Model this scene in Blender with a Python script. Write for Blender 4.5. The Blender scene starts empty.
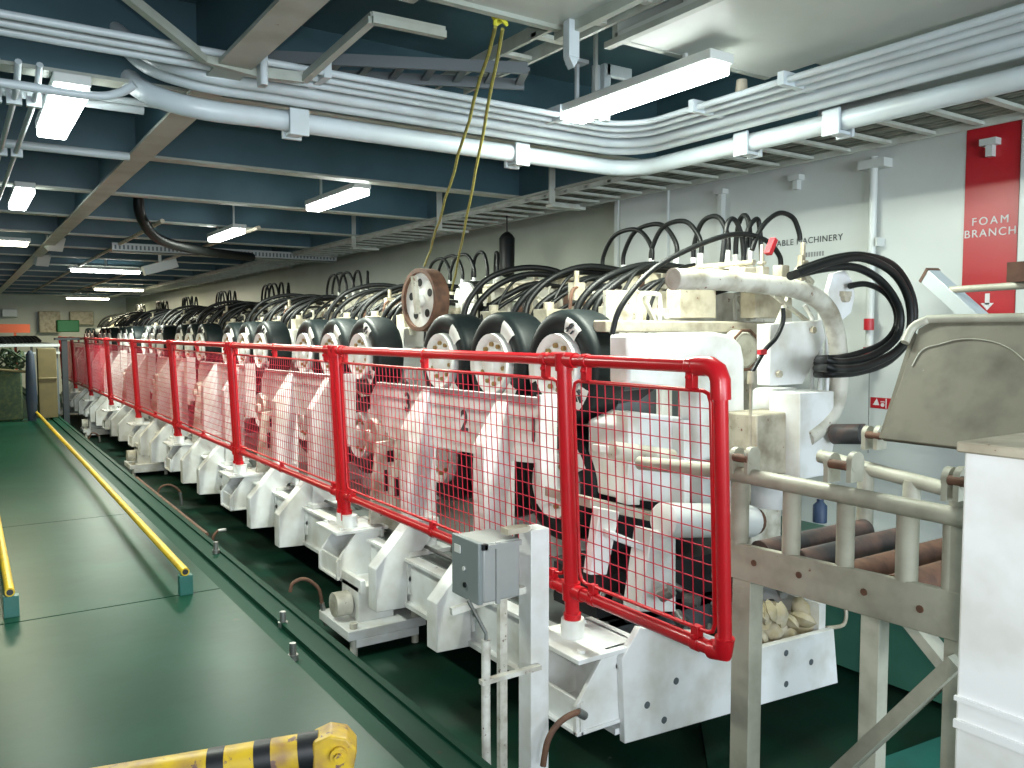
import bpy, math, random
from mathutils import Vector, Matrix
S = bpy.context.scene
COL = S.collection
random.seed(7)

# ---------------------------------------------------------------- camera
FPX = 831.0
YAW = math.radians(33.7); PIT = math.atan(51/831)
cam_d = bpy.data.cameras.new('camera'); cam = bpy.data.objects.new('camera', cam_d); COL.objects.link(cam)
cam_d.sensor_width = 36; cam_d.lens = FPX/1024*36; cam_d.clip_start = .05; cam_d.clip_end = 300
cam.location = (0, 0, 0); cam.rotation_euler = (math.pi/2-PIT, 0, -YAW)
S.camera = cam
# ---------------------------------------------------------------- light, exposure
S.view_settings.view_transform = 'Standard'; S.view_settings.look = 'None'
S.view_settings.gamma = 1; S.view_settings.use_curve_mapping = False
S.view_settings.exposure = 0.5
W = bpy.data.worlds.new('daylight'); S.world = W; W.use_nodes = True
bg = W.node_tree.nodes['Background']; bg.inputs[0].default_value = (.72, .86, 1, 1); bg.inputs[1].default_value = 1.0

LAMP_K = 1.5
def area(name, loc, target, sx, sy, power, color):
    l = bpy.data.lights.new(name, 'AREA'); l.shape = 'RECTANGLE'; l.size = sx; l.size_y = sy
    l.energy = power; l.color = color
    o = bpy.data.objects.new(name, l); COL.objects.link(o); o.location = loc
    o.rotation_euler = (Vector(target)-Vector(loc)).to_track_quat('-Z', 'Y').to_euler()
    return o
# daylight coming in through the open stern behind the viewer
area('stern_daylight', (1.2, -5.5, .2), (3.2, 4, -.4), 6.0, 3.0, 500, (.84, .93, 1))

# the camera's own flash, just above the lens
fl = area('camera_flash', (.0, -.05, .08), (1.8, 2.4, -.1), .06, .04, 17, (1, .98, .95)); fl.data.spread = math.radians(130)

# ---------------------------------------------------------------- projection helper for laying things out
_fw = Vector((math.sin(YAW)*math.cos(PIT), math.cos(YAW)*math.cos(PIT), -math.sin(PIT)))
_rt = Vector((math.cos(YAW), -math.sin(YAW), 0))
_dn = _fw.cross(_rt)
def P(u, v, X=None, Y=None, Z=None):
    d = _fw + _rt*((u-512)/FPX) + _dn*((v-384)/FPX)
    t = X/d.x if X is not None else Y/d.y if Y is not None else Z/d.z
    return d*t

# ---------------------------------------------------------------- materials
def mat(name, col, rough=.5, metal=0, grime=None, amt=.3, scale=6, rust=0, emis=None, es=0, bump=0, spec=.5, rustcol=(.16,.06,.03), ior=1.5):
    m = bpy.data.materials.new(name); m.use_nodes = True
    nt = m.node_tree; b = nt.nodes['Principled BSDF']
    b.inputs['Roughness'].default_value = rough; b.inputs['Metallic'].default_value = metal
    b.inputs['Specular IOR Level'].default_value = spec
    b.inputs['Base Color'].default_value = (*col, 1)
    b.inputs['IOR'].default_value = ior
    last = None
    tc = nt.nodes.new('ShaderNodeTexCoord')
    if grime:
        n = nt.nodes.new('ShaderNodeTexNoise'); n.inputs['Scale'].default_value = scale; n.inputs['Detail'].default_value = 6
        nt.links.new(tc.outputs['Object'], n.inputs['Vector'])
        r = nt.nodes.new('ShaderNodeMapRange'); r.inputs['From Min'].default_value = .42; r.inputs['From Max'].default_value = .72
        r.inputs['To Max'].default_value = amt
        nt.links.new(n.outputs['Fac'], r.inputs['Value'])
        x = nt.nodes.new('ShaderNodeMix'); x.data_type = 'RGBA'
        x.inputs['A'].default_value = (*col, 1); x.inputs['B'].default_value = (*grime, 1)
        nt.links.new(r.outputs['Result'], x.inputs['Factor']); last = x.outputs['Result']
    if rust:
        n = nt.nodes.new('ShaderNodeTexNoise'); n.inputs['Scale'].default_value = scale*2.3; n.inputs['Detail'].default_value = 8
        n.inputs['Roughness'].default_value = .65
        nt.links.new(tc.outputs['Object'], n.inputs['Vector'])
        r = nt.nodes.new('ShaderNodeMapRange'); r.inputs['From Min'].default_value = .72-rust; r.inputs['From Max'].default_value = .76-rust
        nt.links.new(n.outputs['Fac'], r.inputs['Value'])
        x = nt.nodes.new('ShaderNodeMix'); x.data_type = 'RGBA'
        if last: nt.links.new(last, x.inputs['A'])
        else: x.inputs['A'].default_value = (*col, 1)
        x.inputs['B'].default_value = (*rustcol, 1)
        nt.links.new(r.outputs['Result'], x.inputs['Factor']); last = x.outputs['Result']
    if last: nt.links.new(last, b.inputs['Base Color'])
    if bump:
        n = nt.nodes.new('ShaderNodeTexNoise'); n.inputs['Scale'].default_value = scale*3; n.inputs['Detail'].default_value = 4
        nt.links.new(tc.outputs['Object'], n.inputs['Vector'])
        k = nt.nodes.new('ShaderNodeBump'); k.inputs['Strength'].default_value = bump; k.inputs['Distance'].default_value = .02
        nt.links.new(n.outputs['Fac'], k.inputs['Height']); nt.links.new(k.outputs['Normal'], b.inputs['Normal'])
    if emis:
        b.inputs['Emission Color'].default_value = (*emis, 1); b.inputs['Emission Strength'].default_value = es
    return m
M = dict(
 tarp=mat('dark_blue_tarpaulin', (.015,.03,.055), .7, grime=(.03,.04,.05), amt=.6, scale=9),
 wallfar=mat('olive_bulkhead', (.42,.45,.38), .4, grime=(.34,.36,.29), amt=.6, scale=1.3),  # darker and more olive than the near bulkhead
 lidgrey=mat('mid_grey_enamel', (.22,.25,.25), .45),
 rustwhite=mat('rust_streaked_white_paint', (.50,.48,.42), .55, grime=(.24,.17,.10), amt=.9, scale=6, rust=.10, rustcol=(.12,.06,.03)),
 coam=mat('mid_green_paint', (.045,.15,.105), .45, grime=(.03,.11,.08), amt=.6, scale=3),
 white=mat('white_paint', (.80,.82,.82), .38, grime=(.50,.48,.40), amt=.75, scale=4, rust=.02),
 dirty=mat('dirty_white_paint', (.60,.59,.51), .5, grime=(.27,.24,.17), amt=.95, scale=8, rust=.09),
 cream=mat('cream_paint', (.50,.46,.36), .5, grime=(.26,.22,.15), amt=.95, scale=9, rust=.07),
 red=mat('red_paint', (.56,.010,.018), .28, grime=(.42,.01,.015), amt=.5, scale=9),
 wire=mat('red_wire_coating', (.55,.02,.05), .4),
 tyre=mat('tyre_rubber', (.005,.009,.010), .5, grime=(.014,.022,.022), amt=.6, scale=5, spec=.25),
 hose=mat('hose_rubber', (.006,.007,.007), .45, spec=.3),
 bolt=mat('ochre_bolts', (.30,.20,.07), .5, rust=.1, scale=20),
 steel=mat('bare_steel', (.30,.31,.30), .38, metal=.7, grime=(.16,.15,.13), amt=.7, scale=10),
 deckplate=mat('grey_deck_plate', (.22,.25,.24), .35, metal=.35, grime=(.10,.10,.09), amt=.7, scale=5),
 rust=mat('rusty_iron', (.15,.075,.045), .75, grime=(.05,.03,.025), amt=.8, scale=14),
 floor=mat('green_deck_paint', (.004,.037,.021), .34, spec=.5, ior=1.19, grime=(.010,.058,.036), amt=.9, scale=1.6, rust=.035, rustcol=(.035,.04,.028), bump=.06),
 trench=mat('dark_green_deck', (.005,.032,.019), .55, spec=.15, grime=(.012,.018,.012), amt=.8, scale=2.2, rust=.02, rustcol=(.08,.09,.07)),
 edge=mat('kerb_paint', (.005,.040,.023), .5, spec=.5, ior=1.15, grime=(.008,.045,.028), amt=.5, scale=5, rust=.03, rustcol=(.04,.025,.012)),
 teal=mat('teal_paint', (.02,.12,.10), .4, grime=(.02,.07,.06), amt=.6),
 blue=mat('blue_green_plating', (.055,.120,.150), .42, grime=(.038,.085,.10), amt=.8, scale=2),
 flange=mat('flange_paint', (.36,.40,.36), .4, grime=(.24,.25,.20), amt=.8, scale=4, rust=.03),
 wall=mat('bulkhead_paint', (.56,.60,.58), .33, grime=(.46,.49,.46), amt=.6, scale=1.3),
 soffit=mat('soffit_paint', (.50,.54,.51), .45, grime=(.38,.42,.38), amt=.6, scale=2),
 pipe=mat('pale_blue_grey_pipe', (.50,.57,.60), .35, grime=(.40,.43,.42), amt=.5, scale=4),
 tray=mat('cable_tray_paint', (.48,.52,.48), .45, grime=(.3,.3,.24), amt=.7, scale=6),
 cable=mat('grey_green_cable', (.13,.15,.12), .55, grime=(.24,.24,.2), amt=.6, scale=9),
 yellow=mat('yellow_paint', (.62,.42,.015), .4, grime=(.28,.16,.05), amt=.6, scale=10, rust=.05),
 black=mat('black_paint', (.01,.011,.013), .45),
 yrust=mat('worn_yellow_paint', (.60,.40,.02), .45, grime=(.24,.13,.08), amt=.95, scale=9, rust=.12, rustcol=(.17,.10,.08)),
 rope=mat('yellow_rope', (.30,.27,.05), .8, grime=(.12,.12,.05), amt=.8, scale=30),
 yknot=mat('bright_yellow_rope', (.60,.58,.04), .7),
 rack=mat('rack_grey_beige', (.44,.44,.36), .5, grime=(.22,.21,.16), amt=.7, scale=6, rust=.03),
 chute=mat('chute_galvanised', (.165,.155,.115), .65, grime=(.075,.07,.05), amt=.95, scale=6, rust=.01, rustcol=(.5,.5,.46)),
 roller=mat('roller_iron', (.035,.035,.037), .5, grime=(.16,.09,.07), amt=.8, scale=9),
 box=mat('grey_box_enamel', (.33,.34,.33), .4, grime=(.26,.28,.27), amt=.5),
 boxd=mat('dark_grey_enamel', (.10,.12,.13), .45),
 peel=mat('flaking_white_paint', (.68,.68,.62), .5, grime=(.35,.32,.25), amt=.8, scale=14, rust=.10, rustcol=(.12,.07,.05)),
 lamp=mat('lamp_diffuser', (1,1,1), .5, emis=(.93,1,.97), es=13),
 lampw=mat('warm_lamp_diffuser', (1,1,1), .5, emis=(1,.95,.72), es=9),
 housing=mat('lamp_housing', (.55,.58,.56), .4),
 signred=mat('sign_red', (.42,.012,.02), .35, grime=(.34,.01,.02), amt=.5, scale=2),
 ink=mat('black_ink', (.05,.055,.06), .6),
 fade=mat('faded_ink', (.22,.23,.23), .6),
 letter=mat('white_lettering', (.62,.62,.62), .5),
 tape=mat('white_tape', (.68,.68,.65), .5),
 rag=mat('beige_rags', (.42,.36,.22), .9, grime=(.6,.55,.45), amt=.9, scale=12),
 wood=mat('brown_plywood', (.13,.105,.04), .6, grime=(.09,.07,.03), amt=.7, scale=6),
 cloth=mat('dark_green_netting', (.02,.045,.025), .8, grime=(.07,.09,.03), amt=.9, scale=18),
 bluec=mat('blue_plastic', (.02,.045,.10), .5),
 greenb=mat('green_plastic', (.01,.20,.04), .5),
 orange=mat('orange_paint', (.75,.16,.07), .5),
 farwall=mat('far_bulkhead', (.62,.66,.62), .5, grime=(.5,.5,.4), amt=.5, scale=1.5),
 tin=mat('galvanised_channel', (.42,.45,.44), .4, metal=.4),
)

# ---------------------------------------------------------------- mesh builder
WHOLE = {'wire_mesh','pictogram','lettering','netting_heap','stencil_word','cables','slot_row','arrow'}
class MB:
    def __init__(s): s.v = []; s.f = []; s.sm = []; s.pc = []
    def add(s, vs, fs, sm=False):
        o = len(s.v); s.pc.append((o, len(s.f), o+len(vs), len(s.f)+len(fs)))
        s.v += [tuple(p) for p in vs]; s.f += [[o+i for i in f] for f in fs]; s.sm += [sm]*len(fs); return s
    def pieces(s):
        # split far-apart pieces into builders of their own
        bb = [([min(p[i] for p in s.v[a:c]) for i in range(3)], [max(p[i] for p in s.v[a:c]) for i in range(3)]) for a,_,c,_ in s.pc]
        par = list(range(len(bb)))
        def root(i):
            while par[i] != i: i = par[i]
            return i
        sz = [max(h[i]-l[i] for i in range(3)) for l,h in bb]
        for i in range(len(bb)):
            for j in range(i):
                g = math.sqrt(sum(max(0, bb[i][0][k]-bb[j][1][k], bb[j][0][k]-bb[i][1][k])**2 for k in range(3)))
                if g <= max(.02, .45*max(sz[i], sz[j])): par[root(i)] = root(j)
        out = {}
        for i,(a,b,c,d) in enumerate(s.pc):
            m = out.setdefault(root(i), MB()); m.add(s.v[a:c], [[q-a for q in f] for f in s.f[b:d]])
            m.sm[-(d-b):] = s.sm[b:d]
        return list(out.values())
    def box(s, a, b, M4=None):
        x0,y0,z0 = a; x1,y1,z1 = b
        vs = [Vector(p) for p in ((x0,y0,z0),(x1,y0,z0),(x1,y1,z0),(x0,y1,z0),(x0,y0,z1),(x1,y0,z1),(x1,y1,z1),(x0,y1,z1))]
        if M4: vs = [M4@p for p in vs]
        return s.add(vs, [(0,3,2,1),(4,5,6,7),(0,1,5,4),(1,2,6,5),(2,3,7,6),(3,0,4,7)])
    def cbox(s, c, size, rot=(0,0,0)):
        from mathutils import Euler
        M4 = Matrix.Translation(c) @ Euler(rot).to_matrix().to_4x4()
        h = [q/2 for q in size]
        return s.box([-q for q in h], h, M4)
    def bar(s, p0, p1, w, h, up=(0,0,1)):
        p0 = Vector(p0); p1 = Vector(p1); d = (p1-p0).normalized(); up = Vector(up)
        sx = d.cross(up)
        if sx.length < 1e-4: sx = d.cross(Vector((0,1,0)))
        sx.normalize(); uz = sx.cross(d)
        vs = []
        for p in (p0, p1):
            for a, b in ((-1,-1),(1,-1),(1,1),(-1,1)): vs.append(p+sx*(a*w/2)+uz*(b*h/2))
        return s.add(vs, [(0,1,2,3),(7,6,5,4),(0,4,5,1),(1,5,6,2),(2,6,7,3),(3,7,4,0)])
    def tube(s, pts, r, n=8, closed=False, caps=True):
        pts = [Vector(p) for p in pts]; N = len(pts)
        rs = r if isinstance(r, (list, tuple)) else [r]*N
        t = [(pts[(i+1)%N if closed else min(i+1,N-1)]-pts[(i-1)%N if closed else max(i-1,0)]).normalized() for i in range(N)]
        u = t[0].orthogonal().normalized(); vs = []
        for i in range(N):
            u = (u-t[i]*u.dot(t[i])); u.normalize(); w = t[i].cross(u)
            for k in range(n):
                a = 2*math.pi*k/n; vs.append(pts[i]+(u*math.cos(a)+w*math.sin(a))*rs[i])
        fs = []
        for i in range(N if closed else N-1):
            j = (i+1)%N
            for k in range(n): fs.append((i*n+k, i*n+(k+1)%n, j*n+(k+1)%n, j*n+k))
        if not closed and caps: fs += [list(range(n-1,-1,-1)), [(N-1)*n+k for k in range(n)]]
        return s.add(vs, fs, True)
    def lathe(s, c, axis, prof, n=24, caps=True):       # prof: (distance along axis, radius)
        c = Vector(c); a = Vector(axis).normalized(); u = a.orthogonal().normalized(); w = a.cross(u)
        vs = []; fs = []
        for d, r in prof:
            for k in range(n):
                q = 2*math.pi*k/n; vs.append(c+a*d+(u*math.cos(q)+w*math.sin(q))*max(r,1e-4))
        for i in range(len(prof)-1):
            for k in range(n): fs.append((i*n+k, i*n+(k+1)%n, (i+1)*n+(k+1)%n, (i+1)*n+k))
        if caps: fs += [list(range(n-1,-1,-1)), [(len(prof)-1)*n+k for k in range(n)]]
        return s.add(vs, fs, True)
    def cyl(s, a, b, r, n=16):
        a = Vector(a); b = Vector(b); L = (b-a).length
        return s.lathe(a, b-a, [(0,r),(L,r)], n)
    def prism(s, pts, ext):
        pts = [Vector(p) for p in pts]; e = Vector(ext); n = len(pts)
        return s.add(pts+[p+e for p in pts], [list(range(n-1,-1,-1)), list(range(n,2*n))]+[(i,(i+1)%n,n+(i+1)%n,n+i) for i in range(n)])
    def build(s, name, m, parent=None, bevel=0, kind=None, label=None, smooth=True):
        if (parent or kind) and len(s.pc) > 1 and name not in WHOLE:
            ps = s.pieces()
            if len(ps) > 1:
                return [p.build(name, m, parent, bevel, kind, label, smooth) for p in ps][0]
        off = rootloc(parent)
        me = bpy.data.meshes.new(name)
        me.from_pydata([(p[0]-off[0], p[1]-off[1], p[2]-off[2]) for p in s.v], [], s.f)
        import bmesh
        bm = bmesh.new(); bm.from_mesh(me); bmesh.ops.recalc_face_normals(bm, faces=bm.faces); bm.to_mesh(me); bm.free()
        if smooth:
            me.polygons.foreach_set('use_smooth', s.sm); me.set_sharp_from_angle(angle=math.radians(50))
        me.materials.append(M[m] if isinstance(m, str) else m)
        o = bpy.data.objects.new(name, me); COL.objects.link(o)
        if parent: o.parent = parent
        if bevel:
            b = o.modifiers.new('bevel', 'BEVEL'); b.width = bevel; b.segments = 2; b.limit_method = 'ANGLE'
        if kind: o['kind'] = kind
        if label: o['label'] = label
        return o
def rootloc(o):
    v = Vector((0,0,0))
    while o: v += o.location; o = o.parent
    return v
def spline(pts, k=6):
    pts = [Vector(p) for p in pts]; out = []
    for i in range(len(pts)-1):
        p0 = pts[max(i-1,0)]; p1 = pts[i]; p2 = pts[i+1]; p3 = pts[min(i+2,len(pts)-1)]
        for j in range(k):
            t = j/k
            out.append(.5*((2*p1)+(p2-p0)*t+(2*p0-5*p1+4*p2-p3)*t*t+(3*p1-p0-3*p2+p3)*t**3))
    out.append(pts[-1]); return out
def thing(name, loc, label, cat, group=None):
    o = bpy.data.objects.new(name, None); COL.objects.link(o); o.location = loc; o.empty_display_size = .1
    return tag(o, label, cat, group)
def tag(o, label, cat, group=None):
    o['label'] = label; o['category'] = cat
    if group: o['group'] = group
    return o
def struct(mb, name, m, **k): return mb.build(name, m, kind='structure', **k)
def copy_tree(o, parent=None, skip=()):
    c = o.copy(); COL.objects.link(c)
    if parent: c.parent = parent
    for ch in o.children:
        if ch.name.split('.')[0] not in skip: copy_tree(ch, c, skip)
    return c
def text(name, body, size, origin, xdir, ydir, m, parent, depth=.002, spacing=1, bold=0):
    cu = bpy.data.curves.new(name, 'FONT'); cu.body = body; cu.size = size; cu.extrude = depth
    cu.align_x = 'CENTER'; cu.space_character = spacing; cu.offset = bold
    t = bpy.data.objects.new(name+'_tmp', cu); COL.objects.link(t)
    bpy.context.view_layer.update()
    me = bpy.data.meshes.new_from_object(t.evaluated_get(bpy.context.evaluated_depsgraph_get()))
    bpy.data.objects.remove(t)
    me.name = name; me.materials.clear(); me.materials.append(M[m])
    x = Vector(xdir).normalized(); y = Vector(ydir).normalized(); z = x.cross(y)
    R = Matrix((x, y, z)).transposed().to_4x4()
    o = bpy.data.objects.new(name, me); COL.objects.link(o)
    me.transform(Matrix.Translation(Vector(origin)-rootloc(parent)) @ R)
    o.parent = parent
    return o

# ================================================================ THE SETTING
TZ = -2.32      # trench deck
WZ = -1.65      # raised walkway
XW = 5.4        # starboard bulkhead
YE = 36.0
struct(MB().box((-6,-7,TZ-.1),(XW+.1,YE,TZ)), 'floor', 'trench')
walk = MB()
walk.box((-6,-7,TZ),(1.36,5.44,WZ)); walk.box((-6,5.455,TZ),(1.36,8.2,WZ)); walk.box((-6,8.212,TZ),(1.36,YE,WZ))
walk.box((-6,5.43,TZ),(1.36,5.46,WZ-.006)); walk.box((-6,8.19,TZ),(1.36,8.22,WZ-.006))
struct(walk, 'trim_1', 'floor')                      # raised walkway plates with seams
k = MB(); k.box((1.36,-7,TZ),(1.66,YE,WZ-.05)); k.box((1.50,-7,WZ-.05),(1.525,YE,WZ-.02)); k.box((1.64,-7,TZ),(1.68,YE,WZ-.035))
struct(k, 'trim_2', 'edge')                          # kerb strip along the trench
# bulkheads
struct(MB().box((XW,-7,TZ),(XW+.1,6.2,1.9)), 'wall_right', 'wall')
struct(MB().box((XW+.22,6.2,TZ),(XW+.3,YE,1.9)).box((XW,6.2,TZ),(XW+.22,6.25,1.9)), 'trim_3', 'wallfar')
struct(MB().box((-6,YE,TZ),(XW+.3,YE+.1,1.9)), 'wall_far', 'farwall')
struct(MB().box((-6.1,-7,TZ),(-6,YE,1.9)), 'wall_left', 'wall')
# raised coaming at the foot of the starboard bulkhead
struct(MB().box((4.95,-2,TZ+.05),(XW,YE,-1.45)), 'trim_4', 'coam')
# wall stiffener seams
for n, (u, w) in enumerate(((617,.05),(667,.03),(1022,.05))):
    y = P(u, 300, X=XW).y
    struct(MB().box((XW-.02, y-w/2, TZ),(XW, y+w/2, 1.8)), 'trim_%d' % (n+5), 'wall')
# deckhead
CZ = 1.80
struct(MB().box((-6,-7,CZ),(XW+.3,YE,CZ+.1)), 'ceiling', 'blue')
FZ = 1.32
nb = 8
ys = [2.96, 4.86, 6.77, 8.67, 10.6, 12.5, 14.4, 16.3, 18.2, 20.2, 22.2, 24.2, 26.2, 28.4, 30.6, 32.8]
for y in ys:
    xe = 1.55 if y < 3.2 else XW+.2
    struct(MB().box((-6,y-.008,FZ),(xe,y+.008,CZ)), 'trim_%d' % nb, 'blue'); nb += 1
    struct(MB().box((-6,y-.07,FZ-.018),(xe,y+.07,FZ)), 'trim_%d' % nb, 'flange'); nb += 1
for x, y0 in ((1.16,-3),(4.6,3.4),(-2.6,-3)):
    struct(MB().box((x-.008,y0,FZ-.02),(x+.008,YE,CZ)), 'trim_%d' % nb, 'blue'); nb += 1
    struct(MB().box((x-.08,y0,FZ-.04),(x+.08,YE,FZ-.02)), 'trim_%d' % nb, 'flange'); nb += 1
# stiffener brackets where longitudinal girder meets beams
kb = MB()
for y in ys[:9]:
    kb.prism([(1.17,y+.01,FZ-.02),(1.17,y+.01,CZ),(1.62,y+.01,CZ),(1.32,y+.01,FZ)], (0,.012,0))
struct(kb, 'trim_%d' % nb, 'blue'); nb += 1
# low soffit plates near the viewer, with a slot for the cable ladder
SZ = 1.45
so = MB(); so.box((1.60,-3,SZ),(2.46,3.25,SZ+.03)); so.box((2.76,-3,SZ),(3.90,3.22,SZ+.03)); so.box((3.9,-3,SZ+.16),(XW,3.22,SZ+.2))
struct(so, 'trim_%d' % nb, 'soffit'); nb += 1
ed = MB(); ed.box((2.43,-3,SZ-.05),(2.47,3.28,SZ)); ed.box((2.74,-3,SZ-.03),(2.78,3.28,SZ)); ed.box((1.58,3.22,SZ-.02),(2.47,3.26,SZ+.3)); ed.box((2.76,3.2,SZ-.004),(3.9,3.24,SZ+.3))
struct(ed, 'trim_%d' % nb, 'flange'); nb += 1

# ================================================================ OVERHEAD SERVICES
def ladder(name, xa, xb, z, y0, y1, label, cat='cable tray', pitch=.3, m='tray', cables=True, rise=.06):
    t = thing(name, (xa, y0, z), label, cat)
    MB().box((xa,y0,z-.01),(xa+.02,y1,z+rise)).box((xb-.02,y0,z-.01),(xb,y1,z+rise)).build('side_rail', m, t)
    r = MB(); y = y0+.05
    while y < y1: r.box((xa,y,z),(xb,y+.045,z+.02)); y += pitch
    r.build('rung', m, t)
    if cables:
        c = MB(); n = int((xb-xa)/.055)
        for i in range(n):
            if i in (2,5): continue
            x = xa+.05+i*.055
            c.tube([(x+random.uniform(-.012,.012), y0+(y1-y0)*j/14, z+.04+random.uniform(0,.01)) for j in range(15)], random.uniform(.011,.02), 6)
        c.build('cables', 'cable', t)
    return t
ladder('cable_ladder', 4.55, 5.2, 1.25, -1, 30, 'long grey cable ladder full of cables running along the right bulkhead')
ladder('cable_ladder', 2.50, 2.72, SZ+.06, -1, 4.6, 'short open cable ladder in the slot between the two soffit plates', cables=False, pitch=.32)
# crosswise ladder, dark, between beams above the pipes
t = thing('cable_ladder', (1.35, 3.9, 1.42), 'dark cable ladder crossing above the pipe bundle near the yellow rope', 'cable tray')
lb = MB(); lb.bar((1.35,4.35,1.42),(2.60,3.75,1.42),.02,.06); lb.bar((1.35,4.65,1.42),(2.75,4.0,1.42),.02,.06); lb.build('side_rail','boxd',t)
lb = MB()
for i in range(9):
    a = Vector((1.42,4.33,1.42)).lerp(Vector((2.6,3.76,1.42)), i/8); b = Vector((1.42,4.62,1.42)).lerp(Vector((2.72,4.01,1.42)), i/8); lb.bar(a,b,.04,.02)
lb.build('rung','boxd',t)
# pipe bundle: crosses the ship at y~4.6 then turns toward the viewer along the bulkhead
def pipe_run(r, yx, xl, z, zl, xleft, label, endz=None):
    R = .28
    pts = []
    if xleft is None:
        pts += [(.58, yx+.95, z+.33), (.60, yx+.55, z+.31)] 
        pts = spline([(.72,yx+.60,z+.36),(.76,yx+.42,z+.28),(.86,yx+.16,z+.09),(1.08,yx+.0,z),(1.4,yx,z)],5)
    else: pts = [(xleft, yx, z)]
    n = 10
    for i in range(n+1):
        a = math.pi/2*i/n
        pts.append((xl-R+R*math.sin(a), yx-R+R*math.cos(a), z))
    pts.append((xl, -1.5, z))
    return MB().tube(pts, r, 14)
specs = [(.055,4.62,4.14,1.18,None,'thick pale pipe, lowest and largest of the overhead bundle'),
         (.034,4.50,4.02,1.27,None,'medium pale pipe just above the thick one in the overhead bundle'),
         (.034,4.40,3.93,1.29,None,'second medium pale pipe of the overhead bundle'),
         (.022,4.30,3.83,1.31,-2.0,'thin pale conduit third from the top of the overhead bundle'),
         (.020,4.22,3.75,1.32,-2.0,'thin pale conduit second from the top of the overhead bundle'),
         (.018,4.14,3.68,1.33,-2.0,'thinnest topmost pale conduit of the overhead bundle')]
for r, yx, xl, z, xf, lab in specs:
    tag(pipe_run(r, yx, xl, z, 0, xf, lab).build('overhead_pipe', 'pipe'), lab, 'pipe', 'overhead pipes')
# pipe clamps
def clamp(loc, along, label, far=None):
    t = thing('pipe_clamp', loc, label, 'clamp', 'pipe clamps')
    x,y,z = loc
    if along == 'x': # pipe runs along x
        MB().box((x-.04,y-.07,z-.075),(x+.04,y+.07,z-.055)).box((x-.055,y+.05,z-.085),(x+.055,y+.075,z+.075)).box((x-.055,y-.075,z-.085),(x+.055,y-.055,z+.06)).build('clamp_body','pipe',t,bevel=.004)
        MB().box((x-.02,y-.50,z+.12),(x+.02,y+.07,z+.21)).box((x-.02,y-.2,z+.1),(x+.02,y-.1,FZ-.02+.1)).build('support_bar','pipe',t)
    else:
        MB().box((x-.07,y-.04,z-.075),(x+.07,y+.04,z-.055)).box((x+.055,y-.055,z-.085),(x+.075,y+.055,z+.075)).box((x-.075,y-.055,z-.085),(x-.055,y+.055,z+.06)).build('clamp_body','pipe',t,bevel=.004)
        MB().box((x-.50,y-.02,z+.12),(x+.07,y+.02,z+.19)).build('support_bar','pipe',t)
        MB().cyl((x+.07,y-.06,z-.02),(x+.07,y-.04,z-.02),.012,8).build('bolt','bluec',t)
clamp((1.62,4.62,1.18),'x','white clamp on the thick pipe near its left bend')
clamp((3.12,4.62,1.18),'x','white clamp on the thick pipe between the yellow rope and the bright lamp')
clamp((4.14,3.56,1.18),'y','white clamp on the thick pipe right of the bright lamp, farther of two')
clamp((4.14,2.92,1.18),'y','white clamp with blue bolts on the thick pipe nearest the right bulkhead')
# long light-coloured conduits, left
tag(MB().tube([(-2,5.3,1.30),(.95,5.3,1.30)],.03,10).tube([(-2,5.15,1.30),(1.1,5.15,1.30)],.02,8).build('conduit_pair','pipe'),'pair of pale conduits crossing the upper left corner behind the pipe bundle','pipe')
for i,x in enumerate((.20,.29,.38)):
    c = thing('drop_conduit',(x,4.75,1.22),('left','middle','right')[i]+'most of three pale conduits running away at the far left edge'.replace('most of','most of') if i!=1 else 'middle one of three pale conduits running away at the far left edge','pipe','three left conduits')
    MB().tube(spline([(x,4.7,1.30),(x,4.9,1.24),(x,5.4,1.22),(x-.02,9.0,1.22)],4),.016,8).build('tube','pipe',c)
    MB().box((x-.035,5.1,1.19),(x+.035,5.14,1.26)).box((x-.035,6.6,1.19),(x+.035,6.64,1.26)).build('saddle','pipe',c)
tag(MB().tube(spline([(.15,4.75,1.2),(.30,4.75,1.2),(.62,4.75,1.2),(.74,4.72,1.23),(.80,4.68,1.27)],5),.022,10).build('bent_conduit','pipe'),'short bent pale conduit above the tilted lamp at far left','pipe')
# bent angle-iron hanger
hp = [P(120,-8,Z=1.40),P(205,60,Z=1.29),P(255,74,Z=1.27),P(304,80,Z=1.27),P(372,20,Z=1.36),P(445,35,Z=1.36)]
h = MB()
for a,b in zip(hp,hp[1:]): h.bar(a,b,.035,.03); h.bar(a+Vector((0,0,.012)),b+Vector((0,0,.012)),.012,.05)
tag(h.build('angle_iron_hanger','flange'),'bent angle-iron hanger with rusty corners under the girder','bracket')
h = MB(); a=P(262,72,Z=1.27); h.cbox(a,(.035,.05,.14)); h.cyl(a+Vector((0,-.03,-.07)),a+Vector((0,-.03,.07)),.02,10)
tag(h.build('hanger_clip','pipe'),'small white clip standing on the bent angle-iron hanger','bracket')
# vertical hangers for ladder
hg = [(433,212,1.25,225),(280,205,1.25,240),(145,228,1.2,250)]
for i,(x,y,lab) in enumerate(((4.5,8.2,'grey hanger strap left of the yellow ropes'),(4.5,6.1,'grey hanger strap under the thick pipe near the right ladder'),(4.5,10.6,'grey hanger strap beyond the long lamp'))):
    tag(MB().box((x-.03,y-.01,1.15),(x+.03,y+.01,1.8)).box((x-.03,y-.05,1.13),(x+.35,y+.05,1.155)).build('hanger_strap','tray'),lab,'bracket','ladder hangers')
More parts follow.
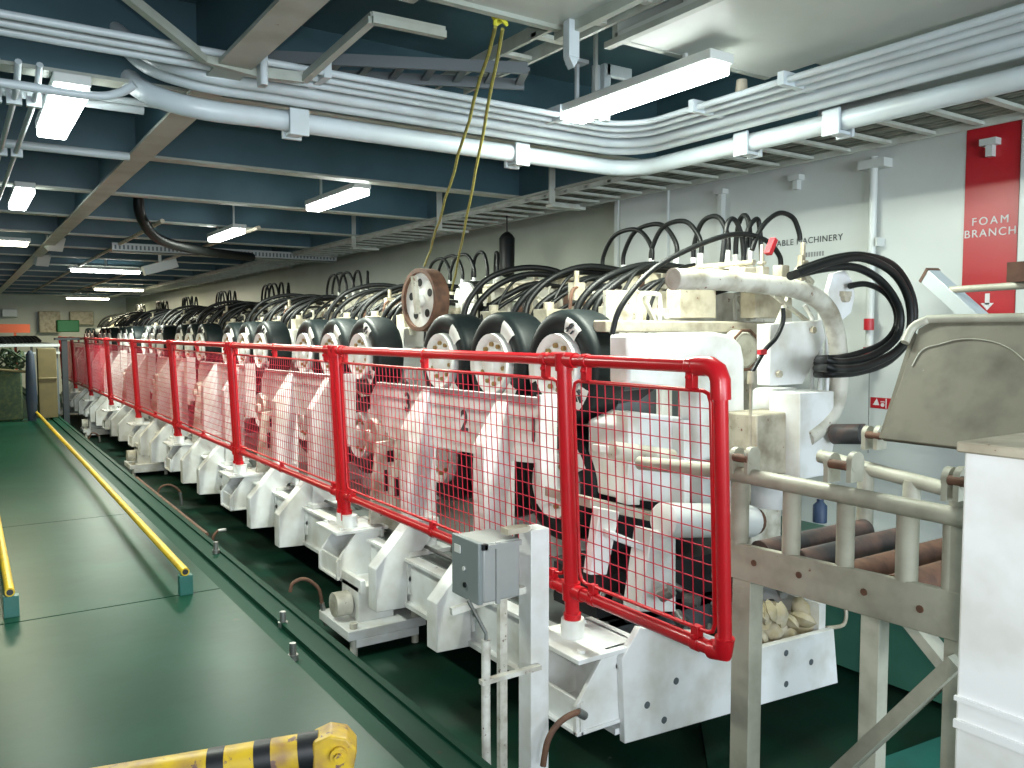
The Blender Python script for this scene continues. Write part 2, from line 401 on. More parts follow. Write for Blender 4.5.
# stub bracket under near soffit and goal-post hangers near the lamp
t = tag(MB().box((2.40,3.12,1.28),(2.46,3.17,1.45)).prism([(2.40,3.12,1.28),(2.46,3.12,1.28),(2.43,3.12,1.23)],(0,.05,0)).build('stub_bracket','pipe',bevel=.004),'small white pointed bracket under the soffit edge right of the yellow knot','bracket')
g = MB(); q=P(605,75,Y=3.95); g.box((q.x-.02,3.93,1.28),(q.x+.03,3.97,1.62)); g.box((q.x,3.93,1.55),(q.x+.2,3.97,1.62)); g.box((q.x-.09,3.93,1.28),(q.x-.05,3.97,1.6))
tag(g.build('lamp_hanger','pipe',bevel=.004),'white bent hanger beside the brightest lamp','bracket')
g = MB(); q=P(577,70,Y=4.0); g.box((q.x-.01,3.99,1.33),(q.x+.01,4.01,1.6)); g.box((q.x-.05,3.95,1.6),(q.x+.05,4.05,1.62))
tag(g.build('drop_rod','pipe'),'thin vertical drop rod left of the bent lamp hanger','bracket')

# ---- lamps
def lamp(x, y, z, L, wdt, label, cross=False, m='lamp', tilt=0, power=0):
    if y > 13: power *= 2.2
    t = thing('ceiling_lamp', (x,y,z), label, 'lamp', 'fluorescent ceiling lamps')
    a = (wdt/2, L/2) if not cross else (L/2, wdt/2)
    MB().box((x-a[0],y-a[1],z),(x+a[0],y+a[1],z+.05)).build('housing','housing',t,bevel=.006)
    MB().box((x-a[0]*.92,y-a[1]*.97,z-.055),(x+a[0]*.92,y+a[1]*.97,z)).build('diffuser',m,t,bevel=.012)
    MB().box((x-.01,y-a[1]*.6,z+.05),(x+.01,y-a[1]*.6+.02,CZ)).box((x-.01,y+a[1]*.6,z+.05),(x+.01,y+a[1]*.6+.02,CZ)).build('hanger','housing',t)
    if tilt: t.rotation_euler.y = tilt
    if power:
        l = bpy.data.lights.new('tube_light','AREA'); l.shape='RECTANGLE'; l.size=a[0]*2; l.size_y=a[1]*2; l.energy=power*LAMP_K; l.color=(.93,1,.86) if m=='lamp' else (1,.93,.66)
        o = bpy.data.objects.new('tube_light', l); COL.objects.link(o); o.parent = t; o.location=(0,0,-.07)
lamp(3.2,3.53,1.345,1.22,.17,'brightest ceiling lamp above the turn of the pipe bundle', power=55)
q=P(61,113,Z=1.22); lamp(q.x,q.y,1.24,1.15,.17,'large bright ceiling lamp at far left, nearer of the left pair', power=40)
q=P(21,199,Z=1.25); lamp(q.x,q.y,1.27,1.2,.16,'small bright ceiling lamp at the left edge behind the nearer left lamp', power=30)
q=P(336,200,Z=1.25); lamp(q.x,q.y,1.27,1.25,.16,'slanting ceiling lamp between the two cross beams left of the yellow rope', power=60)
q=P(226,235,Z=1.20); lamp(q.x,q.y,1.22,1.2,.16,'ceiling lamp hung on two thin wires left of the perforated tray', power=45)
q=P(18,242,Z=1.27); lamp(q.x-.3,q.y,1.27,.9,.25,'wide warm lamp at the left edge, upper of three', True,'lampw', power=25)
for (u,v,z,L,lab) in ((106,270,1.22,1.3,'long crosswise lamp below the perforated tray'),(119,289,1.2,1.3,'glowing crosswise lamp in the distance above the far hoses'),(88,298,1.2,1.4,'dim crosswise lamp in the far distance'),(48,311,1.15,1.5,'farthest lamp above the far bulkhead')):
    q=P(u,v,Z=z); lamp(q.x,q.y,z,L,.2,lab,True,'lampw' if u>80 and u!=106 else 'lamp', power=40)
# perforated crosswise tray
y=13.2
t = thing('perforated_tray',(2.0,y,1.2),'pale perforated cable tray crossing above the far machine bays','cable tray')
MB().box((1.9,y,1.18),(5.3,y+.02,1.30)).box((1.9,y,1.18),(5.3,y+.3,1.19)).build('channel','tin',t)
h=MB()
for i in range(60): h.box((1.93+i*.056,y-.004,1.21),(1.955+i*.056,y,1.27))
h.build('perforation','boxd',t)
c = MB(); c.tube(spline([(1.75,10.2,1.6),(1.8,10.3,1.3),(2.1,10.8,1.12),(2.8,11.5,1.08),(3.6,12.2,1.1)],6),.06,8)
tag(c.build('cable_bundle','hose'),'thick black cable bundle drooping under the beams left of the lamps','cable')
for u,v,lab in ((55,243,'grey floodlight under the longitudinal girder, nearer of two'),(42,259,'grey floodlight under the longitudinal girder, farther of two')):
    q=P(u,v,X=1.25); t=thing('floodlight',q,lab,'lamp','girder floodlights')
    MB().cbox(q,(.22,.12,.22),(0.5,0,.4)).build('head','housing',t,bevel=.01); MB().box((q.x-.015,q.y-.015,q.z),(q.x+.015,q.y+.015,FZ)).build('bracket','tray',t)
q=P(160,267,X=2.6); t=thing('security_camera',q,'small slanted camera housing hanging near the far hoses','camera')
MB().cbox(q,(.5,.16,.14),(0,-.3,0)).build('body','housing',t,bevel=.01); MB().box((q.x-.02,q.y-.02,q.z),(q.x+.02,q.y+.02,FZ)).build('bracket','tray',t)
q=P(731,79,Z=1.42); tag(MB().lathe((3.80,3.32,1.36),(0,0,1),[(0,.015),(.015,.035),(.03,.035),(.09,.03)],12).build('sprinkler_head','cream'),'small yellowish sprinkler head beside the brightest lamp','sprinkler')

# ---- yellow rope with sheave
t = thing('hoist_rope',(2.3,3.35,SZ),'yellow rope doubled over a bright knot under the soffit','rope')
k0=P(499,28,Y=3.3); l1=P(425,266,Y=6.3); l2=P(452,290,Y=6.35)
def ropepts(a,b,w):
    return [a.lerp(b,i/16)+Vector((0,0,-.02*math.sin(math.pi*i/16)))+Vector((w*math.sin(i*1.9),0,0)) for i in range(17)]
MB().tube(ropepts(k0-Vector((.02,0,0)),l1,.006),.009,6).build('rope_strand','rope',t)
MB().tube(ropepts(k0+Vector((.02,0,0)),l2,.003),.009,6).build('rope_strand','rope',t)
kn=MB()
for i in range(5): 
    c=k0+Vector((random.uniform(-.02,.02),random.uniform(-.02,.02),.03+i*.02)); kn.tube([c+Vector((.03*math.cos(a),.02*math.sin(a),.012*math.sin(2*a+i))) for a in [j*.628 for j in range(10)]],.010,6,closed=True)
kn.build('knot','yknot',t)
c=P(421,300,Y=6.4); t=thing('hanging_sheave',c,'rusty-rimmed white sheave hanging from the yellow rope','pulley')
s=MB(); ax=Vector((1,.1,0)).normalized()
s.lathe(c-ax*.03,ax,[(0,.235),(0,.255),(.0,.27),(.14,.27),(.14,.235),(0,.235)],36,caps=False); s.build('rim','rust',t)
d=MB(); d.lathe(c,ax,[(0,.02),(0,.235),(.02,.235),(.02,.02)],36); d.lathe(c-ax*.05,ax,[(0,.04),(.02,.06),(.06,.06)],16)
d.build('web','white',t)
d=MB()
for i in range(5):
    a=i*1.2566+.4; e=ax.cross(Vector((0,0,1))).normalized()
    d.cyl(c-ax*.004+e*.15*math.cos(a)+Vector((0,0,.15*math.sin(a))), c-ax*.001+e*.15*math.cos(a)+Vector((0,0,.15*math.sin(a))),.035,12)
d.build('lightening_hole','black',t)
d=MB(); d.bar(c-ax*.07+Vector((0,0,.2)),c-ax*.06+Vector((0,-.05,-.12)),.05,.03); d.build('hook','dirty',t)
c=P(464,299,Y=6.8); t=thing('small_sheave',c,'small white pulley with a ragged dark tread beside the hanging sheave','pulley')
MB().lathe(c,(1,.1,0),[(0,.05),(-.0,.16),(.03,.16),(.03,.05)],20).build('disc','white',t); MB().lathe(c+Vector((.035,0,0)),(1,.1,0),[(0,.17),(.2,.18),(.2,.1)],14).build('tread','hose',t)
# wall brackets and pipes
yv=P(873,200,X=XW-.06).y
t=thing('wall_pipe',(XW-.06,yv,-.4),'white vertical pipe on the right bulkhead with red lower fitting','pipe')
MB().tube([(XW-.06,yv,-.25),(XW-.06,yv,1.22)],.028,12).build('riser','wall',t); MB().box((XW-.1,yv-.10,1.14),(XW,yv+.1,1.2)).box((XW-.09,yv-.06,.6),(XW,yv-.045,.66)).build('bracket','wall',t)
q=P(868,360,X=XW-.1); f_=MB(); f_.cyl((q.x,q.y,q.z-.06),(q.x,q.y,q.z+.09),.035,12); f_.cyl((q.x,q.y,q.z),(q.x-.15,q.y+.05,q.z-.02),.025,10); f_.cyl((q.x,q.y,.02),(q.x,q.y,.10),.035,12)
f_.build('red_fitting','signred',t,label='red valve fitting'); MB().tube([(XW-.05,yv,-.25),(XW-.04,yv,-.85)],.004,5).build('chain','steel',t)
for u,lab in ((720,'white bracket post on the bulkhead under the ladder, left of the vertical pipe'),(795,'small white lug under the cable ladder on the bulkhead'),(988,'white saddle clip over the top of the red sign stripe')):
    y=P(u,170,X=XW-.05).y; h_=1.9 if u==720 else .12
    tag(MB().box((XW-.05,y-.02,1.2-h_*.9),(XW,y+.02,1.2)).box((XW-.07,y-.05,1.16),(XW,y+.05,1.2)).build('wall_bracket','wall'),lab,'bracket')
# ---- signs
t=thing('foam_branch_sign',(XW,2.7,.7),'tall red stripe on the bulkhead reading FOAM BRANCH with a down arrow','sign')
y0=P(965,200,X=XW).y; y1=P(1019,200,X=XW).y; zt=P(990,120,X=XW).z; zb=P(990,316,X=XW).z
MB().box((XW-.004,y1,zb),(XW,y0,zt)).build('painted_stripe','signred',t)
yc=(y0+y1)/2
zf=P(992,224,X=XW).z; text('lettering','FOAM',.070,(XW-.006,yc,zf),(0,-1,0),(0,0,1),'letter',t,spacing=1.35,bold=0)
zf=P(992,236,X=XW).z; text('lettering','BRANCH',.070,(XW-.006,yc,zf),(0,-1,0),(0,0,1),'letter',t,spacing=1.2,bold=0)
za=P(990,303,X=XW).z; a=MB(); a.box((XW-.008,yc-.014,za-.01),(XW-.004,yc+.014,za+.06)); a.prism([(XW-.008,yc-.04,za),(XW-.008,yc+.04,za),(XW-.008,yc,za-.045)],(.004,0,0)); a.build('arrow','letter',t)
t=thing('machinery_lettering',(XW,4.0,.66),'small dark stencilled words CABLE MACHINERY on the bulkhead','lettering')
yc=P(806,240,X=XW).y; z=P(812,243,X=XW).z
text('stencil_word','CABLE MACHINERY',.066,(XW-.004,yc,z),(0,-1,0),(0,0,1),'ink',t,depth=.001,spacing=1.12)
z=P(820,256,X=XW).z; b=MB()
for i in range(7): b.box((XW-.003,yc-.16+i*.024,z),(XW-.001,yc-.145+i*.024,z+.035))
b.build('stencil_word','fade',t)
q0=P(871,397,X=XW); q1=P(899,410,X=XW)
t=thing('hose_notice',(XW,q0.y,q1.z),'small red and white notice low on the bulkhead left of the chute','sign')
MB().box((XW-.006,q1.y-.12,q1.z),(XW,q0.y,q0.z)).build('notice_board','signred',t)
ic=MB(); hh=q0.z-q1.z; yy=q0.y-.02; zz=q1.z
ic.prism([(XW-.009,yy,zz+.3*hh),(XW-.009,yy-.03,zz+.9*hh),(XW-.009,yy-.05,zz+.3*hh)],(.003,0,0)); ic.cyl((XW-.009,yy-.075,zz+.35*hh),(XW-.006,yy-.075,zz+.35*hh),.014,10); ic.box((XW-.009,yy-.09,zz+.6*hh),(XW-.006,yy-.06,zz+.68*hh)); ic.box((XW-.009,yy-.098,zz+.05*hh),(XW-.006,yy-.104,zz+.95*hh))
ic.box((XW-.009,yy-.26,zz+.62*hh),(XW-.006,yy-.15,zz+.75*hh)); ic.box((XW-.009,yy-.28,zz+.28*hh),(XW-.006,yy-.14,zz+.42*hh))
ic.build('pictogram','letter',t)

q=P(507,255,Y=7.6); t=thing('hanging_fender',(q.x,7.6,1.2),'dark cylindrical fender hanging in front of the bulkhead behind the second bay','fender')
MB().lathe((q.x,7.6,q.z-.24),(0,0,1),[(0,.03),(.03,.08),(.42,.085),(.46,.06),(.49,.02)],14).build('fender_body','hose',t)
MB().tube([(q.x,7.6,q.z+.24),(q.x,7.6,1.28)],.008,6).build('hanging_line','hose',t)
tag(MB().tube([(.2,6.6,1.27),(1.08,6.6,1.27)],.03,10).build('short_conduit','pipe'),'short pale conduit under the first cross beam beyond the tilted lamp','pipe')
for i,x in enumerate((2.0,3.1)):
    tag(MB().tube([(x,10.2,1.28),(x,30,1.28)],.025,8).build('long_conduit','cream'),'thin cream conduit running far away under the beams, %s the hanging lamps' % ('left of','right of')[i],'pipe')
# ================================================================ CABLE ENGINE
PITCH=2.97; NM=8
# ---- bed
t=thing('machine_bed',(3.3,3,TZ),'long white steel bed of the cable engine with grey top plates','machine bed')
b=MB(); b.box((2.62,2.97,-1.92),(2.66,27.3,-1.60)); b.box((2.58,2.97,-1.94),(2.74,27.3,-1.91)); b.box((2.58,2.97,-1.61),(2.68,27.3,-1.59))
b.build('side_beam','white',t); b=MB(); b.box((4.14,2.97,-1.92),(4.2,27.3,-1.58)); b.build('side_beam','white',t)
MB().box((2.68,3.5,-1.61),(4.14,27.3,-1.585)).build('top_plate','deckplate',t,label='grey worn top plate')
MB().box((2.75,3.5,-1.85),(4.1,27.3,-1.62)).build('bed_core','boxd',t)
e=MB(); e.prism([P(625,744,Y=2.93),P(838,683,Y=2.93),P(834,629,Y=2.93),P(752,650,Y=2.93),P(700,632,Y=2.93),P(640,628,Y=2.93),P(622,660,Y=2.93)],(0,.04,0))
e.build('end_plate','white',t,bevel=.004)
e=MB()
for u,v in ((786,653),(811,662),(786,684),(647,705),(676,681),(664,720)):
    q=P(u,v,Y=2.93); e.cyl(q-Vector((0,.003,0)),q+Vector((0,.001,0)),.018,12)
e.build('bolt_hole','boxd',t)
# outriggers (bent arms) two per bay
for m in range(NM):
    for y in (4.36,5.24):
        yy=y+m*PITCH
        a=MB(); a.prism([(2.36,yy,-1.94),(2.36,yy,-1.64),(2.64,yy,-1.33),(2.86,yy,-1.33),(2.86,yy,-1.40),(2.60,yy,-1.68),(2.60,yy,-1.95)],(0,.13,0))
        a.build('outrigger','white',t,bevel=.004)
        a=MB(); a.box((2.58,yy+.02,-1.86),(2.68,yy+.11,-1.66)); a.cyl((2.62,yy-.02,-1.74),(2.62,yy+.02,-1.74),.02,8); a.box((2.60,yy-.02,-1.85),(2.64,yy+.02,-1.62)); a.build('outrigger_pad','white',t)
# post tables
py=[3.16]+[6.1+i*PITCH for i in range(NM-1)]
for i,y in enumerate(py):
    a=MB(); a.box((2.33,y-.22,-1.53),(2.76,y+.22,-1.505)); a.box((2.70,y-.22,-1.7),(2.72,y+.22,-1.505))
    for s in (-.19,.17): a.prism([(2.70,y+s,-1.88),(2.70,y+s,-1.505),(2.52,y+s,-1.505),(2.34,y+s,-1.74),(2.34,y+s,-1.88)],(0,.025,0))
    a.box((2.34,y-.20,-1.88),(2.70,y+.20,-1.86)); a.box((2.36,y-.2,-1.88),(2.38,y+.2,-1.72))
    a.build('post_table','white',t,bevel=.004)
    a=MB(); a.lathe((2.50,y+.045,-1.505),(0,0,1),[(0,.06),(.09,.058),(.09,.04)],20)
    if i: a.lathe((2.50,y-.045-.03,-1.505),(0,0,1),[(0,.06),(.09,.058),(.09,.04)],20)
    a.build('post_socket','white',t)
    a=MB(); 
    for sx,sy in ((2.4,-.15),(2.4,.17),(2.66,.17)): a.cyl((sx,y+sy,-1.505),(sx,y+sy,-1.49),.022,6)
    a.build('table_bolt','white',t)
# feet
for y in (5.75,14.7,20.6,26.4):
    f=MB(); f.box((2.38,y-.16,-2.12),(2.66,y+.16,-1.86)); f.box((2.38,y-.2,-1.9),(2.42,y+.2,-1.8)); f.build('foot_pillar','white',t,bevel=.005)
    f=MB(); f.box((2.24,y-.30,-2.19),(2.86,y+.28,-2.12)); f.box((2.30,y-.30,-2.25),(2.8,y+.28,-2.19)); f.build('foot_base','white',t,bevel=.005)
    f=MB(); 
    for sx in (2.30,2.79):
        f.cyl((sx,y-.25,TZ),(sx,y-.25,-2.08),.028,10)
    f.cyl((2.36,y-.02,-2.0),(2.24,y-.02,-2.0),.09,14)
    f.build('foot_jack','dirty',t)
# lower clutter along the bed
q=MB()
for m in range(NM):
    y=3.95+m*PITCH
    for i in range(9):
        yy=y+i*.3; q.cyl((2.85+random.random()*.12,yy,-1.58),(2.85+random.random()*.12,yy,-1.50),.03,8)
    q.tube([(2.78,y,-1.55),(2.78,y+2.5,-1.55)],.016,8)
    q.tube([(2.98,y,-1.52),(2.96,y+2.5,-1.52)],.012,8)
q.build('bed_fittings','steel',t)

# ---- bay frames
def bay_frame(num):
    t=thing('bay_frame',(2.9,3.95,-1.43),'','machine frame','bay frames of the cable engine')
    pl=MB(); pl.prism([(2.84,3.94,-.38),(2.84,3.94,-.77),(2.84,4.2,-.79),(2.84,6.05,-.84),(2.84,6.05,-.80),(2.84,6.33,-.78),(2.84,6.40,-.70),(2.84,6.38,-.52),(2.84,6.25,-.40)],(.035,0,0))
    pl.build('number_plate','white',t,bevel=.004)
    MB().box((2.80,3.90,-1.0),(2.92,3.94,-.36)).build('plate_edge','white',t)
    for y in (4.30,5.33):
        a=MB(); a.prism([(2.66,y,-1.57),(2.66,y,-.70),(2.84,y,-.41),(2.89,y,-.41),(2.89,y,-1.57)],(0,.13,0)); a.build('buttress','white',t,bevel=.005)
    MB().box((2.62,4.2,-1.585),(2.95,4.47,-1.555)).box((2.62,5.22,-1.585),(2.95,5.5,-1.555)).build('buttress_foot','white',t)
    # rear beams and columns
    MB().box((3.72,3.97,-.06),(3.86,6.92,.06)).box((3.90,3.97,-.62),(4.0,6.92,-.5)).build('rear_beam','dirty',t,bevel=.004)
    for y in (4.4,5.15,6.2):
        MB().box((4.0,y,-1.585),(4.14,y+.12,.32)).build('rear_column','dirty',t,bevel=.004)
    MB().box((4.05,3.5,.28),(4.25,6.4,.36)).build('manifold_shelf','dirty',t)
    MB().box((3.62,3.97,-.95),(3.66,6.3,-.15)).build('rear_plate','dirty',t)
    p=MB()
    for y in (4.05,4.45,4.9,5.6,6.1):
        p.tube(spline([(3.70,y,.06),(3.70,y,.22),(3.70,y+.04,.27),(3.70,y+.18,.27),(3.70,y+.22,.22),(3.70,y+.22,.06)],3),.016,8)
        p.bar((3.75,y+.08,.27),(3.82,y+.2,.06),.03,.02)
    p.build('pipe_loop','dirty',t)
    # slotted trestle at the far end of the plate
    s=MB(); pr=[(2.64,5.98,-1.58),(2.72,5.98,-.86),(2.96,5.98,-.84),(2.94,5.98,-1.58)]
    s.prism(pr,(0,.05,0)); s.build('slotted_bracket','dirty',t,bevel=.004)
    s=MB(); s.box((2.80,5.972,-1.02),(2.86,5.98,-.93)); s.box((2.77,5.972,-1.25),(2.80,5.98,-1.08)); s.box((2.86,5.972,-1.3),(2.90,5.98,-1.15)); s.build('slot','black',t)
    c=MB(); c.lathe((2.78,6.25,-.84),(1,0,0),[(0,.05),(0,.14),(.05,.15),(.12,.15),(.12,.1)],20); c.lathe((2.74,6.25,-.84),(1,0,0),[(0,.05),(.05,.06)],12); c.build('end_bearing','dirty',t)
    # manifold along the top with fittings
    f=MB()
    for i in range(14):
        y=3.6+i*.205; f.cyl((4.15,y,.36),(4.15,y,.36+random.uniform(.06,.14)),.025,8); f.box((4.08,y-.04,.34),(4.24,y+.04,.42))
    f.cyl((4.15,3.5,.44),(4.15,6.35,.44),.018,8)
    f.build('manifold_fitting','cream',t)
    # small upright hose loops above the manifold
    for i,(ya,yb,zz,dx) in enumerate(((3.60,3.80,.76,.10),(3.78,4.12,.78,.04),(4.02,4.50,.78,.0),(4.25,4.86,.79,.05),(4.50,5.14,.78,.08))):
        x=4.22
        MB().tube(spline([(x,ya,.50),(x,ya,.62),(x+dx*.3,ya+(yb-ya)*.22,zz-.03),(x+dx*.5,(ya+yb)/2,zz),(x+dx*.8,yb-(yb-ya)*.2,zz-.04),(x+dx,yb,.60),(x+dx,yb,.48)],6),.017,8).build('hose_loop','hose',t)
        MB().cyl((x,ya,.42),(x,ya,.54),.022,8).cyl((x+dx,yb,.40),(x+dx,yb,.52),.022,8).build('hose_ferrule','white',t)
    return t
ords=['nearest','second','third','fourth','fifth','sixth','seventh','farthest']
fr0=bay_frame(0)
def fr_label(m): return 'white frame of the nearest machine bay carrying the numbers 1, 2 and 3' if m==0 else ('white frame of the %s machine bay from the near end, behind the red mesh fence' % ords[m])
for m in range(NM):
    o=fr0 if m==0 else copy_tree(fr0)
    o.location.y=3.95+m*PITCH; o['label']=fr_label(m)
fr0.location.y=3.95
for body,u,v in (('1',533,441),('2',464,431),('3',407,411)):
    q=P(u,v,X=2.835); text('stencil_number',body,.20,(2.837,q.y,q.z),(0,-1,0),(0,0,1),'ink',fr0,depth=.001,bold=.005)

# ---- wheel units
def wheel(t, x, y, z, variant, upper=True):
    ty=MB(); R=.355
    prof=[(.045,.20),(.02,.215),(.0,.255),(-.004,.30),(.006,.33),(.022,.346),(.045,.353),(.135,.357),(.225,.353),(.248,.346),(.264,.33),(.27,.26),(.26,.21)]
    ty.lathe((x,y,z),(1,0,0),prof,44)
    w=ty.build('upper_tyre' if upper else 'lower_tyre','tyre',t)
    h=MB(); h.lathe((x,y,z),(1,0,0),[(-.05,.01),(-.052,.06),(-.045,.075),(-.02,.10),(.0,.12),(.0,.15),(-.03,.175),(-.035,.205),(.0,.21),(.25,.21),(.25,.05)],32)
    h.build('rim','white',w)
    bo=MB()
    for i in range(10):
        a=2*math.pi*i/10+.2; c=(x-.022,y+.135*math.cos(a),z+.135*math.sin(a)); bo.cyl(c,(x+.01,c[1],c[2]),.016,6)
    bo.build('wheel_nut','bolt',w)
    # tape patches glued on the sidewall
    tp=MB()
    for a0 in ((1.85,3.55,5.9) if upper else (2.2,)):
        a0+=variant*.12; vs=[];fs=[]
        for i in range(6):
            a=a0+i*.10
            for r_,xx in ((.225,-.0005),(.26,-.0045),(.30,-.004),(.33,.013)): vs.append((x+xx-.004,y+r_*math.cos(a),z+r_*math.sin(a)))
        for i in range(5):
            for j in range(3): k_=i*4+j; fs.append((k_,k_+1,k_+5,k_+4))
        tp.add(vs,fs)
    tp.build('white_patch','tape',w)
    if variant==0 and upper:
        sc=MB()
        for a0 in (1.85,3.55):
            for (da,r0,r1) in ((.10,.25,.27),(.16,.24,.30),(.24,.27,.31),(.31,.245,.28),(.2,.285,.31)):
                a=a0+da; p=Vector((x-.011,y+r0*math.cos(a),z+r0*math.sin(a))); q=Vector((x-.011,y+r1*math.cos(a+.05),z+r1*math.sin(a+.05))); sc.bar(p,q,.004,.02,up=(1,0,0))
        sc.build('patch_scrawl','ink',w)
def wheel_unit(v):
    y=4.05+v*.73; rnd=random.Random(v)
    t=thing('wheel_unit',(3.2,y,-1.43),'','tyre wheel unit','tyre wheel units of the cable engine')
    wheel(t,3.04,y,-.21,v); wheel(t,3.04,y+.02,-.93,v,False)
    # swing arm and motor
    a=MB(); a.lathe((3.34,y,-.21),(1,0,0),[(0,.15),(.08,.17),(.18,.17),(.22,.12),(.40,.11)],20); a.lathe((3.34,y+.02,-.93),(1,0,0),[(0,.15),(.08,.17),(.18,.17),(.22,.12),(.40,.11)],20); a.build('wheel_motor','white',t)
    a=MB(); a.box((3.40,y-.14,-.13),(4.02,y+.12,.05)); a.prism([(3.42,y-.1,-.13),(3.42,y-.1,-.42),(3.6,y-.1,-.62),(3.8,y-.1,-.13)],(0,.2,0)); a.build('swing_arm','white',t,bevel=.01)
    a=MB(); a.cyl((3.88,y+.05,-1.585),(3.88,y+.05,-.8),.07,14); a.cyl((3.88,y+.05,-.8),(3.88,y+.05,-.1),.04,12); a.build('ram','dirty',t)
    a=MB(); a.box((3.42,y-.12,-1.585),(3.8,y+.14,-1.12)); a.build('lower_arm','white',t,bevel=.01)
    a=MB(); a.box((3.45,y-.05,.05),(3.62,y+.12,.17)); a.box((3.95,y-.16,.10),(4.2,y-.02,.24)); a.cyl((3.53,y+.04,.17),(3.53,y+.04,.22),.04,10); a.cyl((3.66,y-.08,.05),(3.66,y-.08,.19),.03,8); a.box((3.9,y+.05,.05),(3.98,y+.18,.3)); a.build('valve_block','cream',t,bevel=.004)
    a=MB(); a.cyl((3.75,y-.2,.12),(3.75,y+.25,.12),.035,10); a.cyl((3.48,y-.15,-.02),(3.48,y-.15,.1),.03,8); a.build('small_pipe','dirty',t)
    a=MB(); a.box((3.70,y+.14,.08),(3.78,y+.22,.16)); a.build('red_tag','signred',t)
    for i in range(7):
        c=Vector((rnd.uniform(3.45,4.1),y+rnd.uniform(-.3,.3),rnd.uniform(.05,.26))); a=MB()
        k_=rnd.random()
        if k_<.4: a.cyl(c,c+Vector((rnd.uniform(.05,.2),0,rnd.uniform(-.03,.06))),rnd.uniform(.02,.045),10); a.cyl(c+Vector((.03,0,0)),c+Vector((.055,0,0)),.055,8)
        elif k_<.7: a.box(c,c+Vector((.09,.07,rnd.uniform(.06,.14)))); a.cyl(c+Vector((.045,.035,0)),c+Vector((.045,.035,.2)),.018,8)
        else: a.tube(spline([c,c+Vector((.02,0,.12)),c+Vector((.1,.02,.14)),c+Vector((.16,.03,0))],4),.013,7)
        a.build('valve_fitting',rnd.choice(['cream','dirty','dirty','rust','steel']),t)
    # big hoses
    for i in range((7,5,4)[v]):
        dx=.04*i; dz=-.035*i+rnd.uniform(-.05,.05); yy=y+.24-(.045,.07,.08)[v]*i
        sy=rnd.uniform(-.03,.03)
        pts=[(3.36+dx,yy+sy,-.10),(3.37+dx,yy+.02+sy,.08),(3.43+dx,yy+.02,.24+dz*.5),(3.60+dx,yy-.02,.40+dz),(3.90,yy-.07,.49+dz),(4.18,yy-.14,.47+dz),(4.36,yy-.2-.03*i,.40+dz*.3),(4.42,yy-.22-.03*i,.34)]
        MB().tube(spline(pts,5),.025 if i<3 else .016,8).build('hose','hose',t)
    for i in range(2):
        yy=y+.06-.2*i
        pts=[(3.85+.2*i,yy,.45),(3.72+.15*i,yy,.40),(3.60+.1*i,yy,.25),(3.52+.1*i,yy-.02,.08),(3.50+.1*i,yy-.03,-.08)]
        MB().tube(spline(pts,5),.012,7).build('thin_hose','hose',t)
    return t
protos=[wheel_unit(v) for v in range(3)]
names=['first','second','third','fourth','fifth','sixth','seventh','eighth','ninth','tenth','eleventh','twelfth','thirteenth','fourteenth','fifteenth','sixteenth','seventeenth','eighteenth','nineteenth','twentieth','twenty-first','twenty-second','twenty-third','twenty-fourth']
for m in range(NM):
    for v in range(3):
        o=protos[v] if m==0 else copy_tree(protos[v], skip=('wheel_nut','red_tag') if m>3 else ())
        o.location.y=4.05+v*.73+m*PITCH
        n=m*3+v
        o['label']=['nearest black tyre wheel unit, with scrawled white patches, beside the near fence post','second tyre wheel unit from the near end, above the number 1 plate','third tyre wheel unit from the near end, above the number 2 plate'][n] if n<3 else 'black tyre wheel unit with arched hoses, %s in the row from the near end' % names[n]

# ---- near head of the machine
YH=3.35
def poly(pts,Y): return [P(u,v,Y=Y) for u,v in pts]
t=thing('hydraulic_power_unit',(3.8,YH,-1.43),'white hydraulic head at the near end of the cable engine with a big bent pipe','hydraulic unit')
a=MB(); a.prism(poly([(628,334),(715,332),(732,335),(742,345),(745,360),(745,450),(700,462),(698,392),(628,384)],3.40),(0,.16,0)); a.build('head_arm','white',t,bevel=.02,label='large plain white box-shaped arm')
a=MB(); c=P(742,350,Y=3.60); a.lathe(c,(0,1,0),[(-.03,.0),(-.03,.10),(.0,.125),(.06,.13)],28); a.build('pivot_disc','dirty',t)
a=MB(); a.tube([c+Vector((.13*math.cos(q/10*6.283),-.03,.13*math.sin(q/10*6.283))) for q in range(10)],.01,6,closed=True); a.build('pivot_ring','rust',t)
a=MB(); a.prism(poly([(752,333),(775,322),(782,460),(780,600),(752,600),(750,420)],3.72),(0,.2,0)); a.build('head_column','dirty',t,bevel=.006)
a=MB(); a.prism(poly([(770,324),(822,320),(826,338),(803,384),(770,386)],3.25),(0,.10,0)); a.build('tapered_plate','white',t,bevel=.006)
a=MB()
for u,v in ((812,330),(778,374)):
    q=P(u,v,Y=3.24); a.cyl(q-Vector((0,.02,0)),q,.022,6)
a.build('plate_bolt','cream',t)
c0=P(776,388,Y=3.4); c1=P(776,505,Y=3.4)
a=MB(); a.lathe((c0.x,3.4,c1.z),(0,0,1),[(0,.14),(c0.z-c1.z-.02,.14),(c0.z-c1.z,.12)],28); a.build('head_cylinder','white',t)
a=MB(); a.prism(poly([(757,415),(800,411),(800,472),(757,478)],3.15),(0,.25,0)); a.build('motor_box','cream',t,bevel=.01)
a=MB(); a.prism(poly([(800,393),(834,391),(834,445),(828,475),(800,480)],3.05),(0,.22,0)); a.build('guard_box','white',t,bevel=.006)
a=MB()
for i,u in enumerate((812,820,827)):
    q0=P(u,392,Y=3.3); q1=P(u,318-(i*6),Y=3.3); a.tube([q0,q1,q1+Vector((-.05,.02,.08))],.014,8)
a.build('thin_pipe','white',t)
